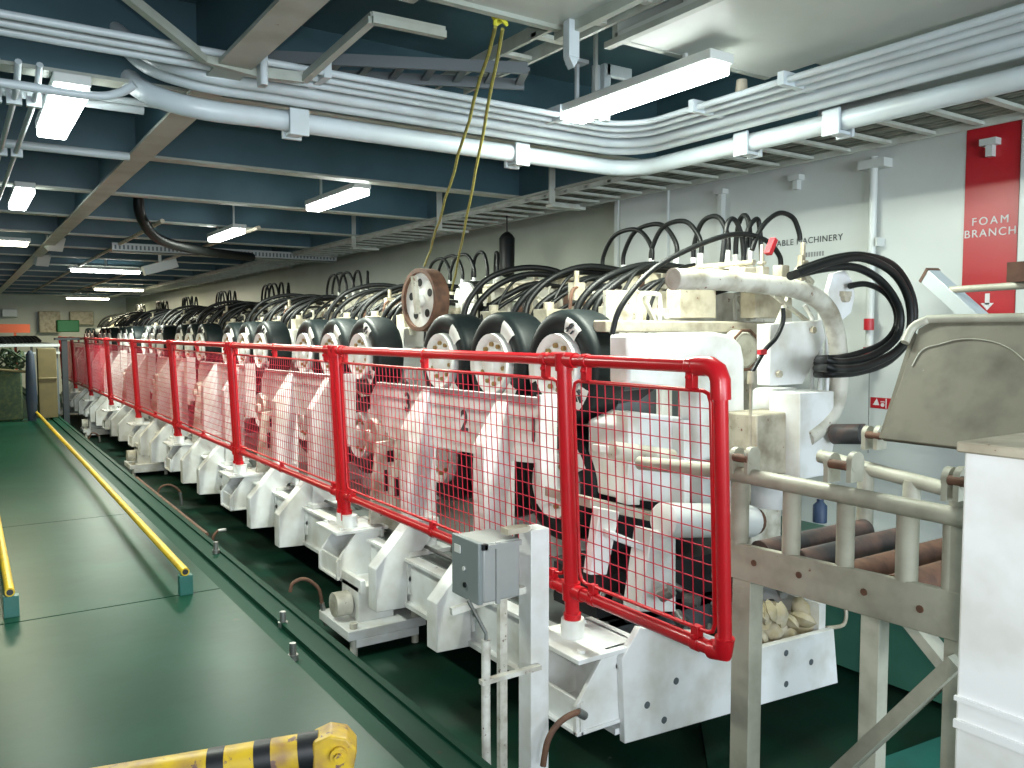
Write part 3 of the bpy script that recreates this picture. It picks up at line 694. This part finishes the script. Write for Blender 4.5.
pts=poly([(673,279),(715,280),(760,284),(795,289),(816,298),(830,314),(837,340),(839,370),(838,392),(832,412),(820,427),(806,438)],3.08)
a=MB(); a.tube(spline(pts,6),.054,20); a.build('bent_pipe','dirty',t,label='big scuffed white pipe bending down at the right')
a=MB(); dv=(pts[0]-pts[1]).normalized(); a.lathe(pts[0],dv,[(-.03,.056),(.002,.057),(.004,.044),(.001,.042),(.001,.0)],20); a.build('pipe_mouth','rustwhite',t)
q=poly([(845,270),(852,280),(855,296),(851,313),(843,320),(832,312),(828,292),(833,274)],3.05)
a=MB(); a.prism(q,(0,.03,0)); a.build('octagon_flange','white',t,bevel=.003)
a=MB(); c=P(845,294,Y=3.04); a.box((c.x-.04,3.015,c.z-.015),(c.x+.03,3.05,c.z+.015)); a.cyl(c+Vector((0,-.02,-.02)),c+Vector((0,.01,-.02)),.03,12); a.build('flange_stub','cream',t)
# top fittings
a=MB()
for u,v,w_,h_ in ((762,272,.06,.06),(781,272,.07,.08),(801,268,.035,.16),(744,272,.10,.05),(762,258,.02,.16),(803,252,.025,.12),(803,262,.05,.02),(762,263,.04,.02)):
    q=P(u,v,Y=3.3); a.cbox((q.x,3.3,q.z),(w_,w_,h_))
a.build('top_fitting','cream',t,bevel=.006)
a=MB(); a.bar(P(797,268,Y=3.3),P(812,283,Y=3.3),.03,.03); a.bar(P(770,292,Y=3.3),P(812,325,Y=3.3),.025,.02); a.bar(P(790,292,Y=3.3),P(775,330,Y=3.3),.025,.02); a.build('strut','dirty',t)
# blocks under the manifold pipe
for uu in ((680,716),(755,792)):
    a=MB(); a.prism(poly([(uu[0],288),(uu[1],288),(uu[1],318),(uu[0],318)],3.75 if uu[0]<700 else 3.55),(0,.12,0)); a.build('saddle_block','cream',t,bevel=.004)
MB().prism(poly([(606,290),(792,294),(792,322),(606,320)],3.955),(0,.03,0)).build('crosshead_plate','dirty',t)
MB().prism(poly([(606,320),(776,322),(776,334),(606,332)],3.68),(0,.12,0)).build('crosshead_beam','cream',t,bevel=.01)
for u in (640,735):
    MB().tube(spline(poly([(u,320),(u,298),(u+4,294),(u+16,294),(u+20,298),(u+20,320)],3.8),3),.014,8).build('pipe_loop','white',t)
    MB().bar(P(u+3,296,Y=3.82),P(u+14,320,Y=3.82),.03,.02).build('brace','dirty',t)
# loops on the right of the head
hz=[(( 796,274),(830,262),(862,258),(892,272),(908,298),(910,330),(895,352),(866,366),(845,369),(826,368)),
    ((790,276),(826,268),(858,268),(885,285),(900,312),(896,338),(872,356),(845,362),(826,361)),
    ((850,286),(866,284),(884,292),(895,308),(896,326),(884,342),(862,352),(842,357),(826,358)),
    ((800,270),(836,258),(866,256),(896,268),(913,300),(911,334),(890,360),(858,372),(826,374))]
for i,h in enumerate(hz):
    Y=2.90+.05*i
    MB().tube(spline([P(u,v,Y=Y) for u,v in h]+[P(814,h[-1][1],Y=3.42)],6),.024 if i!=2 else .018,10).build('coiled_hose','hose',t)
hl=[((752,250),(757,236),(766,222),(780,213),(793,218),(799,232),(800,240)),((743,262),(748,230),(757,219),(760,232),(762,262)),((612,334),(622,305),(655,268),(706,242),(740,234),(765,240),(779,255),(781,268)),((722,262),(727,225),(735,220),(742,238),(744,262))]
for i,h in enumerate(hl):
    Y=3.45+.15*(i%2)
    MB().tube(spline([P(u,v,Y=Y) for u,v in h],6),.016,8).build('arched_hose','hose',t)
MB().tube(spline([P(783,308,Y=3.2),P(783,322,Y=3.2),P(776,338,Y=3.2),P(765,350,Y=3.2),P(752,372,Y=3.2)],5),.013,8).build('short_hose','hose',t)
a=MB(); q=P(751,380,Y=3.2); a.cyl(q,q+Vector((0,0,-.7)),.01,6); a.cyl(q+Vector((0,0,-.02)),q+Vector((0,0,.05)),.022,8); a.build('sight_tube','cream',t)
a=MB(); q=P(768,254,Y=3.25); a.bar(q,q+Vector((.05,0,.09)),.04,.03); q=P(762,352,Y=3.2); a.cbox(q,(.05,.03,.03)); a.build('red_tag','signred',t)
# lower box, cross cylinder, legs, seen through the near fence
a=MB(); a.prism(poly([(617,424),(640,413),(690,418),(690,506),(617,498)],3.55),(0,.26,0)); a.prism(poly([(702,424),(736,434),(736,506),(702,506)],3.6),(0,.1,0)); a.build('guide_box','white',t,bevel=.012)
a=MB(); a.prism(poly([(628,412),(640,412),(640,505),(628,505)],3.45),(0,.1,0)); a.prism(poly([(684,420),(690,420),(690,510),(684,510)],3.45),(0,.1,0)); a.prism(poly([(600,445),(672,455),(672,464),(600,452)],3.48),(0,.07,0)); a.build('guide_rib','white',t,bevel=.004)
a=MB(); q=P(672,458,Y=3.40); a.cyl(P(612,450,Y=3.45),q,.05,14); a.build('guide_roller','dirty',t); MB().cyl(q,q+Vector((.01,-.005,0)),.03,12).build('roller_cap','rust',t)
MB().prism(poly([(612,384),(700,388),(700,430),(612,420)],3.85),(0,.1,0)).build('dark_gap_plate','boxd',t)  # dark plate put in where only the shaded gap under the arm shows
MB().prism(poly([(662,388),(672,388),(672,418),(662,418)],3.7),(0,.05,0)).prism(poly([(684,388),(692,388),(692,418),(684,418)],3.65),(0,.05,0)).build('dark_gap_rib','white',t)
MB().prism(poly([(618,392),(656,388),(640,400),(618,404)],3.75),(0,.05,0)).build('dark_gap_lid','black',t)
a=MB(); a.prism(poly([(590,498),(665,515),(690,520),(690,530),(590,508)],3.35),(0,.4,0)); a.build('guide_shelf','rustwhite',t)
a=MB(); q0=P(662,520,Y=3.2); q1=P(752,521,Y=3.25); a.lathe(q0,q1-q0,[(0,.075),(.01,.095),((q1-q0).length-.02,.095),((q1-q0).length,.07)],22); a.build('cross_cylinder','white',t)
a=MB(); a.lathe(q1,q1-q0,[(0,.075),(.03,.08),(.04,.02)],20); a.build('cylinder_cap','rust',t)
a=MB(); a.prism(poly([(600,508),(620,512),(607,575),(590,575)],3.25),(0,.06,0)); a.prism(poly([(652,530),(676,535),(676,612),(640,612)],3.2),(0,.14,0)); a.prism(poly([(609,530),(645,544),(645,552),(609,538)],3.2),(0,.05,0)); a.prism(poly([(690,560),(735,572),(735,600),(690,600)],3.6),(0,.3,0)); a.build('head_leg','white',t,bevel=.006)
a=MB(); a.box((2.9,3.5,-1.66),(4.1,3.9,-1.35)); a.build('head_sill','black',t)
a=MB(); a.box((3.3,3.9,-1.35),(4.1,3.95,-.65)); a.build('dark_interior_sheet','black',t)  # black sheet put in to darken the machine's interior behind the guide box
a=MB()
for i in range(34):
    q=Vector((random.uniform(2.85,4.0),random.uniform(3.05,3.5),random.uniform(-1.66,-1.35))); a.cyl(q,q+Vector((random.uniform(-.05,.1),random.uniform(-.1,.1),random.uniform(-.02,.05))),random.uniform(.015,.04),8)
a.build('sill_fittings','steel',t)
# rags
a=MB()
for i in range(34):
    c=P(random.uniform(758,806),random.uniform(608,640),Y=random.uniform(3.02,3.15)); r0=random.uniform(.05,.085)
    prof=[(-r0*.6,.01),(-r0*.45,r0*.6),(0,r0*1.0),(r0*.3,r0*.7),(r0*.5,.01)]
    a.lathe(c,(random.uniform(-.6,.6),-random.random(),random.random()),prof,7)
tag(a.build('rag_heap','rag'),'heap of crumpled beige rags in the near end of the machine bed','rags')
tag(MB().tube(spline([P(806,605,Y=3.05),P(820,600,Y=3.05),P(842,603,Y=3.02),P(846,612,Y=3.0),P(843,625,Y=3.0),P(826,628,Y=3.0)],5),.012,8).build('bent_rod','cream'),'thin bent rod hooked over the rags','rod')

# ================================================================ FENCE
def fence_panel(y0,y1,near=False):
    t=thing('mesh_fence_panel',(2.47,y0,-1.42),'','fence','red mesh fence panels')
    XT,ZT=2.435,-.13; XB,ZB=2.488,-1.27
    def F(y,s): return Vector((XT+(XB-XT)*s,y,ZT+(ZB-ZT)*s))      # s = 0 top rail, 1 bottom rail
    r=.029
    if near:
        ye=2.21; R=.07
        top=[F(y1,0),F(ye+R,0)]; bot=[F(ye+R,1),F(y1,1)]
        MB().tube([F(y1,0),F(ye+R,0),F(ye+.02,.012),F(ye,.06)],r,14).build('top_rail','red',t)
        MB().tube([F(ye,.94),F(ye+.02,.99),F(ye+R,1),F(y1,1)],r,14).build('bottom_rail','red',t)
        MB().tube([F(ye,.03),F(ye,.97)],r,14).build('end_pipe','red',t)
        el=MB(); el.tube([F(ye+.12,0),F(ye+.05,0),F(ye+.015,.015),F(ye,.045),F(ye,.11)],.040,16); el.tube([F(ye+.07,1),F(ye+.01,.995),F(ye,.94)],.040,16); el.lathe(F(ye,1.0)+Vector((0,.01,-.02)),(0,0,1),[(0,.02),(.01,.035),(.06,.042)],16); el.build('elbow','red',t)
        posts=[3.20,y1-.04]; panes=[(ye+.05,3.13),(3.25,y1-.09)]
    else:
        MB().tube([F(y0,0),F(y1,0)],r,12).build('top_rail','red',t); MB().tube([F(y0,1),F(y1,1)],r,12).build('bottom_rail','red',t)
        posts=[y0+.045,y1-.045]; panes=[(y0+.1,y1-.1)]
    for y in posts:
        MB().tube([F(y,-.02),F(y,1.16)],.036,14).build('post','red',t)
        j=MB(); j.tube([F(y,-.03),F(y,.045)],.044,14); j.tube([F(y,.965),F(y,1.04)],.046,14); j.tube([F(y,1.10),F(y,1.17)],.044,14)
        j.tube([F(y-.09,0),F(y+.09,0)],.037,14); j.tube([F(y-.09,1),F(y+.09,1)],.037,14); j.build('pipe_joint','red',t)
    for a,b in panes:
        fr=MB(); c=.04; s0,s1=.085,.945
        pts=[F(a+c,s0),F(b-c,s0),F(b-c*.3,s0+.01),F(b,s0+.04),F(b,s1-.04),F(b-c*.3,s1-.01),F(b-c,s1),F(a+c,s1),F(a+c*.3,s1-.01),F(a,s1-.04),F(a,s0+.04),F(a+c*.3,s0+.01)]
        fr.tube(pts,.009,8,closed=True); p=fr.build('panel_frame','red',t)
        w=MB(); n=max(2,round((b-a)/.058))
        for i in range(1,n): y=a+(b-a)*i/n; w.tube([F(y,s0),F(y,s1)],.0027,4,caps=False)
        m_=14
        for i in range(1,m_): s=s0+(s1-s0)*i/m_; w.tube([F(a,s)+Vector((.005,0,0)),F(b,s)+Vector((.005,0,0))],.0027,4,caps=False)
        w.build('wire_mesh','wire',p)
        cl=MB()
        for y in (a+.1,b-.1) if b-a<1.5 else (a+.1,(a+b)/2,b-.1):
            for s in (.04,.975): 
                q=F(y,s); cl.cbox(q,(.035,.04,.09)); cl.cyl(q-Vector((.03,0,0)),q+Vector((.02,0,0)),.012,6)
                cl.tube([F(y-.02,0 if s<.5 else 1),F(y+.02,0 if s<.5 else 1)],.034,12)
        cl.build('clamp','red',t,bevel=.003)
    return t
fp=fence_panel(2.2,6.12,True); fp['label']='nearest red mesh fence panel with rounded end pipe, taller in view than the rest'
f1=fence_panel(6.12,9.09)
for i in range(7):
    o=f1 if i==0 else copy_tree(f1); o.location.y=6.12+i*2.97
    o['label']='red mesh fence panel, %s from the near end, leaning along the machine' % ['second','third','fourth','fifth','sixth','seventh','eighth and last'][i]

# ================================================================ NEAR RACK, ROLLERS, CHUTE
XL,XR=2.82,3.66
t=thing('roller_rack',(3.2,2.4,TZ),'grey beige pipe and channel rack standing at the near end of the machine','rack')
def onL(u,v): return P(u,v,X=XL)
pl=MB(); pl.prism([onL(727,541),onL(727,576),onL(966,645),onL(1010,660),onL(1010,606),onL(966,595)],(.03,0,0)); pl.build('side_channel','rack',t,bevel=.003)
pl=MB()
for u,v in ((754,563),(799,575),(864,592),(920,609)):
    q=onL(u,v); pl.lathe(q-Vector((.004,0,0)),(1,0,0),[(0,.010),(0,.014),(.006,.014)],10)
pl.build('bolt','rust',t)
z1=-.905
MB().tube([onL(640,463),onL(722,471),onL(968,519),onL(1010,527)],.034,14).build('side_rail','rack',t)
MB().tube([P(820,456,X=XR),P(965,494,X=XR)],.034,14).build('side_rail','rack',t)
pl=MB(); pl.prism([P(830,560,X=XR),P(830,590,X=XR),P(1000,655,X=XR),P(1000,620,X=XR)],(.03,0,0)); pl.build('side_channel','rack',t)
for u,v0,v1,w_ in ((735,478,545,.062),(787,480,556,.058),(841,492,568,.054),(903,505,582,.062),(948,512,592,.05)):
    a=onL(u,v0); b=onL(u,v1); MB().tube([(a.x+.035,a.y,a.z),(a.x+.035,a.y,b.z)],w_/2*1.3,12).build('stub_post','rack',t)
for u,v0,v1 in ((866,465,580),(912,480,600)):
    a=P(u,v0,X=XR); b=P(u,v1,X=XR); MB().tube([a,(a.x,a.y,b.z)],.04,12).build('stub_post','rack',t)
q=onL(741,560).y; MB().box((XL+.004,q-.05,TZ),(XL+.09,q+.05,-1.0)).build('leg','rack',t,bevel=.003)
q2=P(870,600,X=XR).y; MB().box((XR+.004,q2-.05,TZ),(XR+.09,q2+.05,-.98)).build('leg','rack',t,bevel=.003)
q3=onL(953,600).y; MB().box((XL+.004,q3-.03,TZ),(XL+.08,q3+.03,-.5)).build('leg','rack',t,bevel=.003)
MB().bar(onL(835,776),onL(960,660),.05,.085,up=(1,0,0)).build('brace','rack',t)
MB().bar(P(895,600,X=XR),P(950,668,X=XR),.05,.10,up=(1,0,0)).build('brace','rack',t)
# rail saddles (paired lugs)
for X,uv in ((XL,((737,463),(752,463))),(XL,((832,470),(855,470))),(XR,((868,440),(880,440))),(XL,((950,487),(962,487)))):
    l=MB()
    for u,v in uv:
        q=P(u,v,X=X); l.box((q.x-.04,q.y-.010,q.z-.045),(q.x+.04,q.y+.010,q.z+.035)); l.lathe((q.x,q.y-.012,q.z+.03),(0,1,0),[(0,.041),(.024,.041)],14)
    l.build('saddle_lug','rack',t)
    q=P(uv[0][0],uv[0][1],X=X); MB().cyl((q.x-.03,q.y-.012,q.z+.03),(q.x-.03,q.y-.09,q.z+.03),.018,10).build('pin','rust',t)
# rollers, each a thing lying across the rack
rl=[(548,752),(556,790),(572,838),(596,885)]
for i,(v,u) in enumerate(rl):
    a=onL(u,v); y=a.y; z=-.955
    t=thing('rack_roller',(3.2,y,z),['farthest dark roller across the grey rack','second dark roller across the grey rack','third roller across the rack, rusty brown','nearest roller across the rack, reddish brown'][i],'roller','rollers of the grey rack')
    MB().lathe((XL+.05,y,z),(1,0,0),[(0,.03),(0,.055),(.76,.055),(.76,.03)],20).build('roller_tube','roller' if i<2 else 'rust',t)
    MB().cyl((XL+.031,y,z),(XR-.001,y,z),.018,10).build('axle','steel',t)
# chute
t=thing('steel_chute',(3.3,1.8,-.45),'large tilted grey beige sheet-steel chute with rolled top edge resting on the rack','chute')
cp=[Vector((3.12,1.97,-.43)),Vector((3.34,1.95,.02)),Vector((3.36,1.90,.05)),Vector((3.36,.85,.05)),Vector((3.12,.85,-.43))]
nrm=Vector((.9,0,-.43)).normalized()
MB().prism(cp,nrm*.03).build('chute_sheet','chute',t,bevel=.004)
MB().tube(spline([(3.30,1.985,-.04),(3.335,1.975,.02),(3.35,1.93,.05),(3.36,1.85,.058),(3.36,1.3,.058),(3.36,.85,.058)],5),.018,10).build('rolled_edge','rack',t)
MB().prism([Vector((3.14,1.97,-.43)),Vector((3.34,1.96,.0)),Vector((3.7,2.1,-.1)),Vector((3.6,2.1,-.43))],(0,.02,0)).build('side_cheek','chute',t)
def on_chute(u,v):
    q=P(u,v,X=3.3)
    for _ in range(4): q=P(u,v,X=3.118+.22*(q.z+.43)/.45)
    return q
MB().tube(spline([on_chute(*c) for c in ((912,366),(922,350),(940,344),(962,339),(990,341),(1012,350),(1030,366))],5),.0022,5).build('scratch_line','rack',t)
t=thing('guide_arm',(3.9,2.3,.2),'slanted square steel arm with rusty end above the chute','arm')
MB().bar(P(930,276,X=3.85),P(990,330,X=3.75),.07,.07).build('arm_tube','pipe',t,bevel=.004)
q=P(930,276,X=3.85); d=(q-P(990,330,X=3.75)).normalized(); MB().bar(q-d*.005,q+d*.012,.074,.074).build('arm_end','rust',t)
MB().tube([P(948,290,X=3.80),P(1030,285,X=3.6)],.016,10).build('arm_pipe','rack',t)
q=P(1022,272,X=3.6); MB().cbox(q,(.08,.08,.08)).build('pipe_end','rust',t)
# white post with lip, nearest on the right
t=thing('white_locker',(1.9,.6,TZ),'large plain white painted steel locker at the right edge nearest the viewer','locker')
q=P(964,450,X=1.78); MB().box((1.78,.2,TZ),(2.3,q.y,q.z)).build('body','white',t,bevel=.006)
MB().box((1.77,.2,q.z-.005),(2.32,q.y+.012,q.z+.018)).build('top_lip','cream',t,bevel=.004)
z=P(962,715,X=1.78).z; MB().box((1.772,.2,z-.03),(1.78,q.y,z-.012)).box((1.772,.2,z+.03),(1.78,q.y,z+.04)).build('seam','white',t)
# items behind the rack
q=P(815,505,Y=2.95); t=thing('blue_can',(3.9,2.6,-.9),'small blue canister glimpsed behind the rack','canister')
MB().lathe(P(820,512,Y=3.0),(0,0,1),[(-.06,.04),(.04,.04),(.06,.02),(.08,.02)],14).build('can_body','bluec',t)
MB().lathe(P(820,512,Y=3.0),(0,0,1),[(.08,.025),(.10,.025)],10).build('cap','white',t)
a=MB(); a.tube([P(834,434,X=4.3),P(864,434,X=4.3)],.06,12); tag(a.build('dark_log','roller'),'dark rough cylinder behind the rack under the chute','roller')

# ================================================================ TRENCH SIDE THINGS
# junction box on a white post
t=thing('box_post',(2.1,3.03,TZ),'square white steel post standing in the trench, carrying the grey box','post')
MB().box((2.09,2.98,TZ),(2.19,3.08,-.875)).build('post_body','white',t,bevel=.004)
MB().box((1.98,3.0,-.885),(2.10,3.06,-.86)).build('top_bracket','cream',t)
MB().bar((1.72,3.05,-1.19),(2.12,3.03,-1.15),.025,.03).build('lower_bracket','peel',t)
t=thing('junction_box',(1.9,3.1,-1.2),'grey enamelled junction box hung on the white post in front of the fence','electrical box')
# box face corners from the picture: front (toward -y, light) 482..520, side (dark) 455..482
MB().box((1.84,2.98,-1.16),(2.03,3.21,-.90)).build('box_body','box',t,bevel=.008)
MB().box((1.815,2.98,-1.165),(1.84,3.21,-.895)).build('box_lid','lidgrey',t,bevel=.005,label='darker grey lid')
MB().box((1.811,3.13,-.97),(1.816,3.18,-.935)).build('name_plate','tape',t); MB().cyl((1.810,3.10,-1.03),(1.816,3.10,-1.03),.01,10).build('screw','tape',t)
MB().cyl((1.808,3.09,-1.10),(1.816,3.09,-1.10),.012,10).box((1.83,2.965,-.925),(1.855,2.99,-.90)).build('knob','black',t)
MB().box((1.90,2.968,-1.17),(1.92,2.98,-.90)).box((1.84,2.965,-.925),(2.03,2.98,-.905)).build('strap','box',t)
t=thing('thin_pipe_stand',(1.98,3.02,TZ),'thin rust-flaked white conduit rising beside the white post','pipe')
a=P(486,640,Y=2.96); MB().tube(spline([(a.x,2.96,a.z),(a.x,2.96,-1.8),(a.x+.02,2.96,-2.2),(a.x+.05,2.96,TZ)],4),.02,12).build('conduit','peel',t)
MB().tube([(a.x,2.96,a.z),(a.x,2.96,a.z+.03),P(468,600,Y=2.98)],.008,6).build('cable_tail','steel',t)
MB().box((a.x-.03,2.94,-1.5),(2.12,2.97,-1.48)).build('tie','peel',t)
q=P(502,600,Y=3.2); tag(MB().box((q.x-.01,3.2,TZ),(q.x+.03,3.23,-1.2)).build('angle_strip','peel'),'rust-flaked flat strip standing between post and machine bed','strip')
# small hoses along the trench
lp=[([(290,592),(293,583),(305,579),(318,588),(322,603),(326,625)],6.0,'brown looped hose at the near machine foot'),
    ([(214,548),(213,538),(218,531),(226,530)],8.6,'small curved hose stub on the trench edge'),
    ([(543,766),(548,740),(560,722),(578,712),(585,716)],2.9,'brown hose drooping from the near post table'),
    ([(156,500),(160,488),(170,485),(180,492),(182,505)],11.0,'small hose loop beside the second machine foot'),
    ([(88,441),(92,433),(99,436),(100,442)],17,'farthest small hose loop by the trench')]
for h,Y,lab in lp:
    t=thing('looped_hose',P(*h[-1],Y=Y),lab,'hose','brown hoses in the trench')
    MB().tube(spline([P(u,v,Y=Y) for u,v in h],6),.014,8).build('hose_line','rust',t)
    q=P(*h[len(h)//2],Y=Y); MB().tube([P(*h[-2],Y=Y),P(*h[-1],Y=Y)],.02,8).build('ferrule','steel',t)
for u,v,lab in ((216,552,'small steel stud on the trench edge, farther one'),(283,625,'small steel stud with rusty cap on the trench edge'),(293,658,'rusty stub on the kerb strip nearest the viewer')):
    q=P(u,v,Z=-1.69); tag(MB().lathe((q.x,q.y,-1.70),(0,0,1),[(0,.028),(.03,.028),(.03,.018),(.09,.018)],10).build('edge_stud','steel'),lab,'stud','trench edge studs')
tag(MB().tube([(1.70,7.2,-1.70),(1.70,10.5,-1.70)],.018,8).build('edge_pipe','rust'),'thin rusty pipe lying along the trench edge','pipe')
# black channel in the trench lower right
tag(MB().bar((2.6,2.2,TZ+.03),(3.6,3.3,TZ+.03),.12,.06).build('floor_channel','trench'),'dark channel lying on the trench deck below the machine end','channel')
tag(MB().prism([P(868,768,Z=TZ+.01),P(950,738,Z=TZ+.01),P(960,790,Z=TZ+.01),P(900,800,Z=TZ+.01)],(0,0,.03)).build('teal_floor_plate','teal'),'teal painted plate on the deck under the rack','plate')

# ---- yellow rails on walkway
def yrail(x,y0,y1,label):
    t=thing('yellow_rail',(x,y0,WZ),label,'rail','yellow walkway rails')
    MB().tube([(x,y0,-1.50),(x+.03,y0+5,-1.50),(x+.06,y1,-1.50)],.026,12).build('rail_pipe','yellow',t)
    MB().lathe((x,y0-.002,-1.50),(0,1,0),[(0,.018),(.004,.018)],12).build('pipe_mouth','black',t)
    for y in (y0+.03,y1-.05):
        MB().box((x-.035,y-.03,WZ),(x+.045,y+.03,-1.525)).build('rail_post','teal',t,bevel=.003)
yrail(1.145,5.42,18.2,'long yellow pipe rail along the trench side of the green walkway')
yrail(.205,5.55,16,'yellow pipe rail cut by the left edge of the view')
# striped bar
A=Vector((.36,3.10,-1.56)); B=Vector((1.02,2.82,-1.50)); d=B-A
t=thing('striped_bar',(.7,2.95,WZ),'yellow bar with black bands and worn paint at the bottom edge','bar')
MB().tube([A-d*.6,A,B],.062,22).build('bar_body','yrust',t)
for s in (.50,.72,.93):
    MB().tube([A+d*s,A+d*(s+.08 if s<.9 else s+.1)],.0635,22).build('black_band','black',t)
e=MB(); dn_=d.normalized(); sd=dn_.cross(Vector((0,0,1))).normalized()
pts=[B+sd*.065+Vector((0,0,z))+dn_*x for x,z in ((0,-.08),(.14,-.08),(.155,.0),(.12,.05),(.06,.07),(0,.05))]
e.prism(pts,-sd*.12); e.build('end_bracket','yrust',t,bevel=.008)
MB().cyl(B+dn_*.09+sd*.065,B+dn_*.09+sd*.085,.03,16).cyl(B+dn_*.09+sd*.085,B+dn_*.09+sd*.10,.016,6).build('pivot_bolt','yrust',t)

# ================================================================ FAR LEFT CLUTTER
t=thing('steel_bench',(1.1,19.5,WZ),'long steel bench table beyond the yellow rail at far left','bench')
MB().box((.5,19,-.27),(1.72,26,-.22)).box((.5,19,-.42),(1.72,19.05,-.38)).build('bench_top','tin',t)
for x in (.6,1.66):
    for y in (19.1,25.8): MB().box((x-.03,y-.03,WZ),(x+.03,y+.03,-.28)).build('leg','boxd',t)
tag(MB().box((1.28,18.4,WZ),(1.60,18.7,-.30)).box((1.28,18.38,-.9),(1.60,18.4,-.86)).build('brown_cupboard','wood',bevel=.01),'brown wooden cupboard standing at the end of the bench','cupboard')
c=MB(); c.lathe((1.13,18.0,WZ),(0,0,1),[(0,.07),(.4,.10),(.8,.09),(1.25,.07),(1.32,.03)],12); tag(c.build('rolled_tarpaulin','tarp'),'upright blue grey rolled tarpaulin left of the brown cupboard','tarpaulin')
c=MB(); c.box((.5,18.2,WZ),(1.0,18.8,-.72)); tag(c.build('green_bin','cloth',bevel=.03),'dark green bin at the left edge under the netting','bin')
c=MB()
for i in range(26):
    q=Vector((random.uniform(.5,1.05),random.uniform(18.2,18.8),random.uniform(-.7,-.32))); c.tube([q+Vector((.09*math.cos(a),.09*math.sin(a),.05*math.sin(2*a+i))) for a in [j*.628 for j in range(10)]],.02,5,closed=True)
tag(c.build('netting_heap','cloth'),'heap of tangled dark green netting on the bin','netting')
tag(MB().tube([(.45,18.1,-.66),(1.15,18.1,-.74)],.025,8).build('wooden_pole','wood'),'thin wooden pole across the green bin','pole')
c=MB()
for i in range(10):
    c.tube(spline([(.4+i*.09,19.6+i*.3,-.19),(.5+i*.1,19.7+i*.3,-.10-random.random()*.05),(.7+i*.09,19.6+i*.3,-.10),(.8+i*.09,19.5+i*.3,-.2)],4),.04,7)
tag(c.build('black_hose_pile','hose'),'pile of black hoses lying on the steel bench','hoses')
q=P(15,329,Y=26); tag(MB().box((q.x-.35,26.0,q.z-.1),(q.x+.35,26.1,q.z+.13)).box((q.x-.03,26.03,WZ),(q.x+.03,26.07,q.z)).build('orange_panel','orange'),'orange panel in front of the far bulkhead','panel')
q=P(68,326,Y=22); tag(MB().box((q.x-.22,22,q.z-.14),(q.x+.24,22.4,q.z+.14)).build('green_box','greenb',bevel=.02),'bright green box above the far end of the bench','box')
q=P(64,340,Y=22.2); tag(MB().box((q.x-.06,22.1,WZ-.6),(q.x+.06,22.3,q.z+.05)).box((q.x-.2,22,q.z),(q.x+.35,22.4,q.z+.05)).build('box_stand','boxd'),'grey stand under the bright green box','stand')
for i,(u,v,w_,h_,m_,lab) in enumerate(((10,313,.5,.3,'tin','small pale slab coloured as the white far bulkhead'),(50,322,.7,.8,'cream','cream slab with the lit far bulkhead put into its colour'),(82,318,.8,.5,'cream','yellowish slab left of the machine, coloured as the lit far bulkhead'))):
    q=P(u,v,Y=30); q=P(u,v,Y=YE-.4); tag(MB().box((q.x-w_/2,YE-.4,q.z-h_/2),(q.x+w_/2,YE-.002,q.z+h_/2)).build('far_wall_slab',m_,bevel=.02),lab,'wall slab')  # slabs coloured as the lit far bulkhead; no cabinets stand there
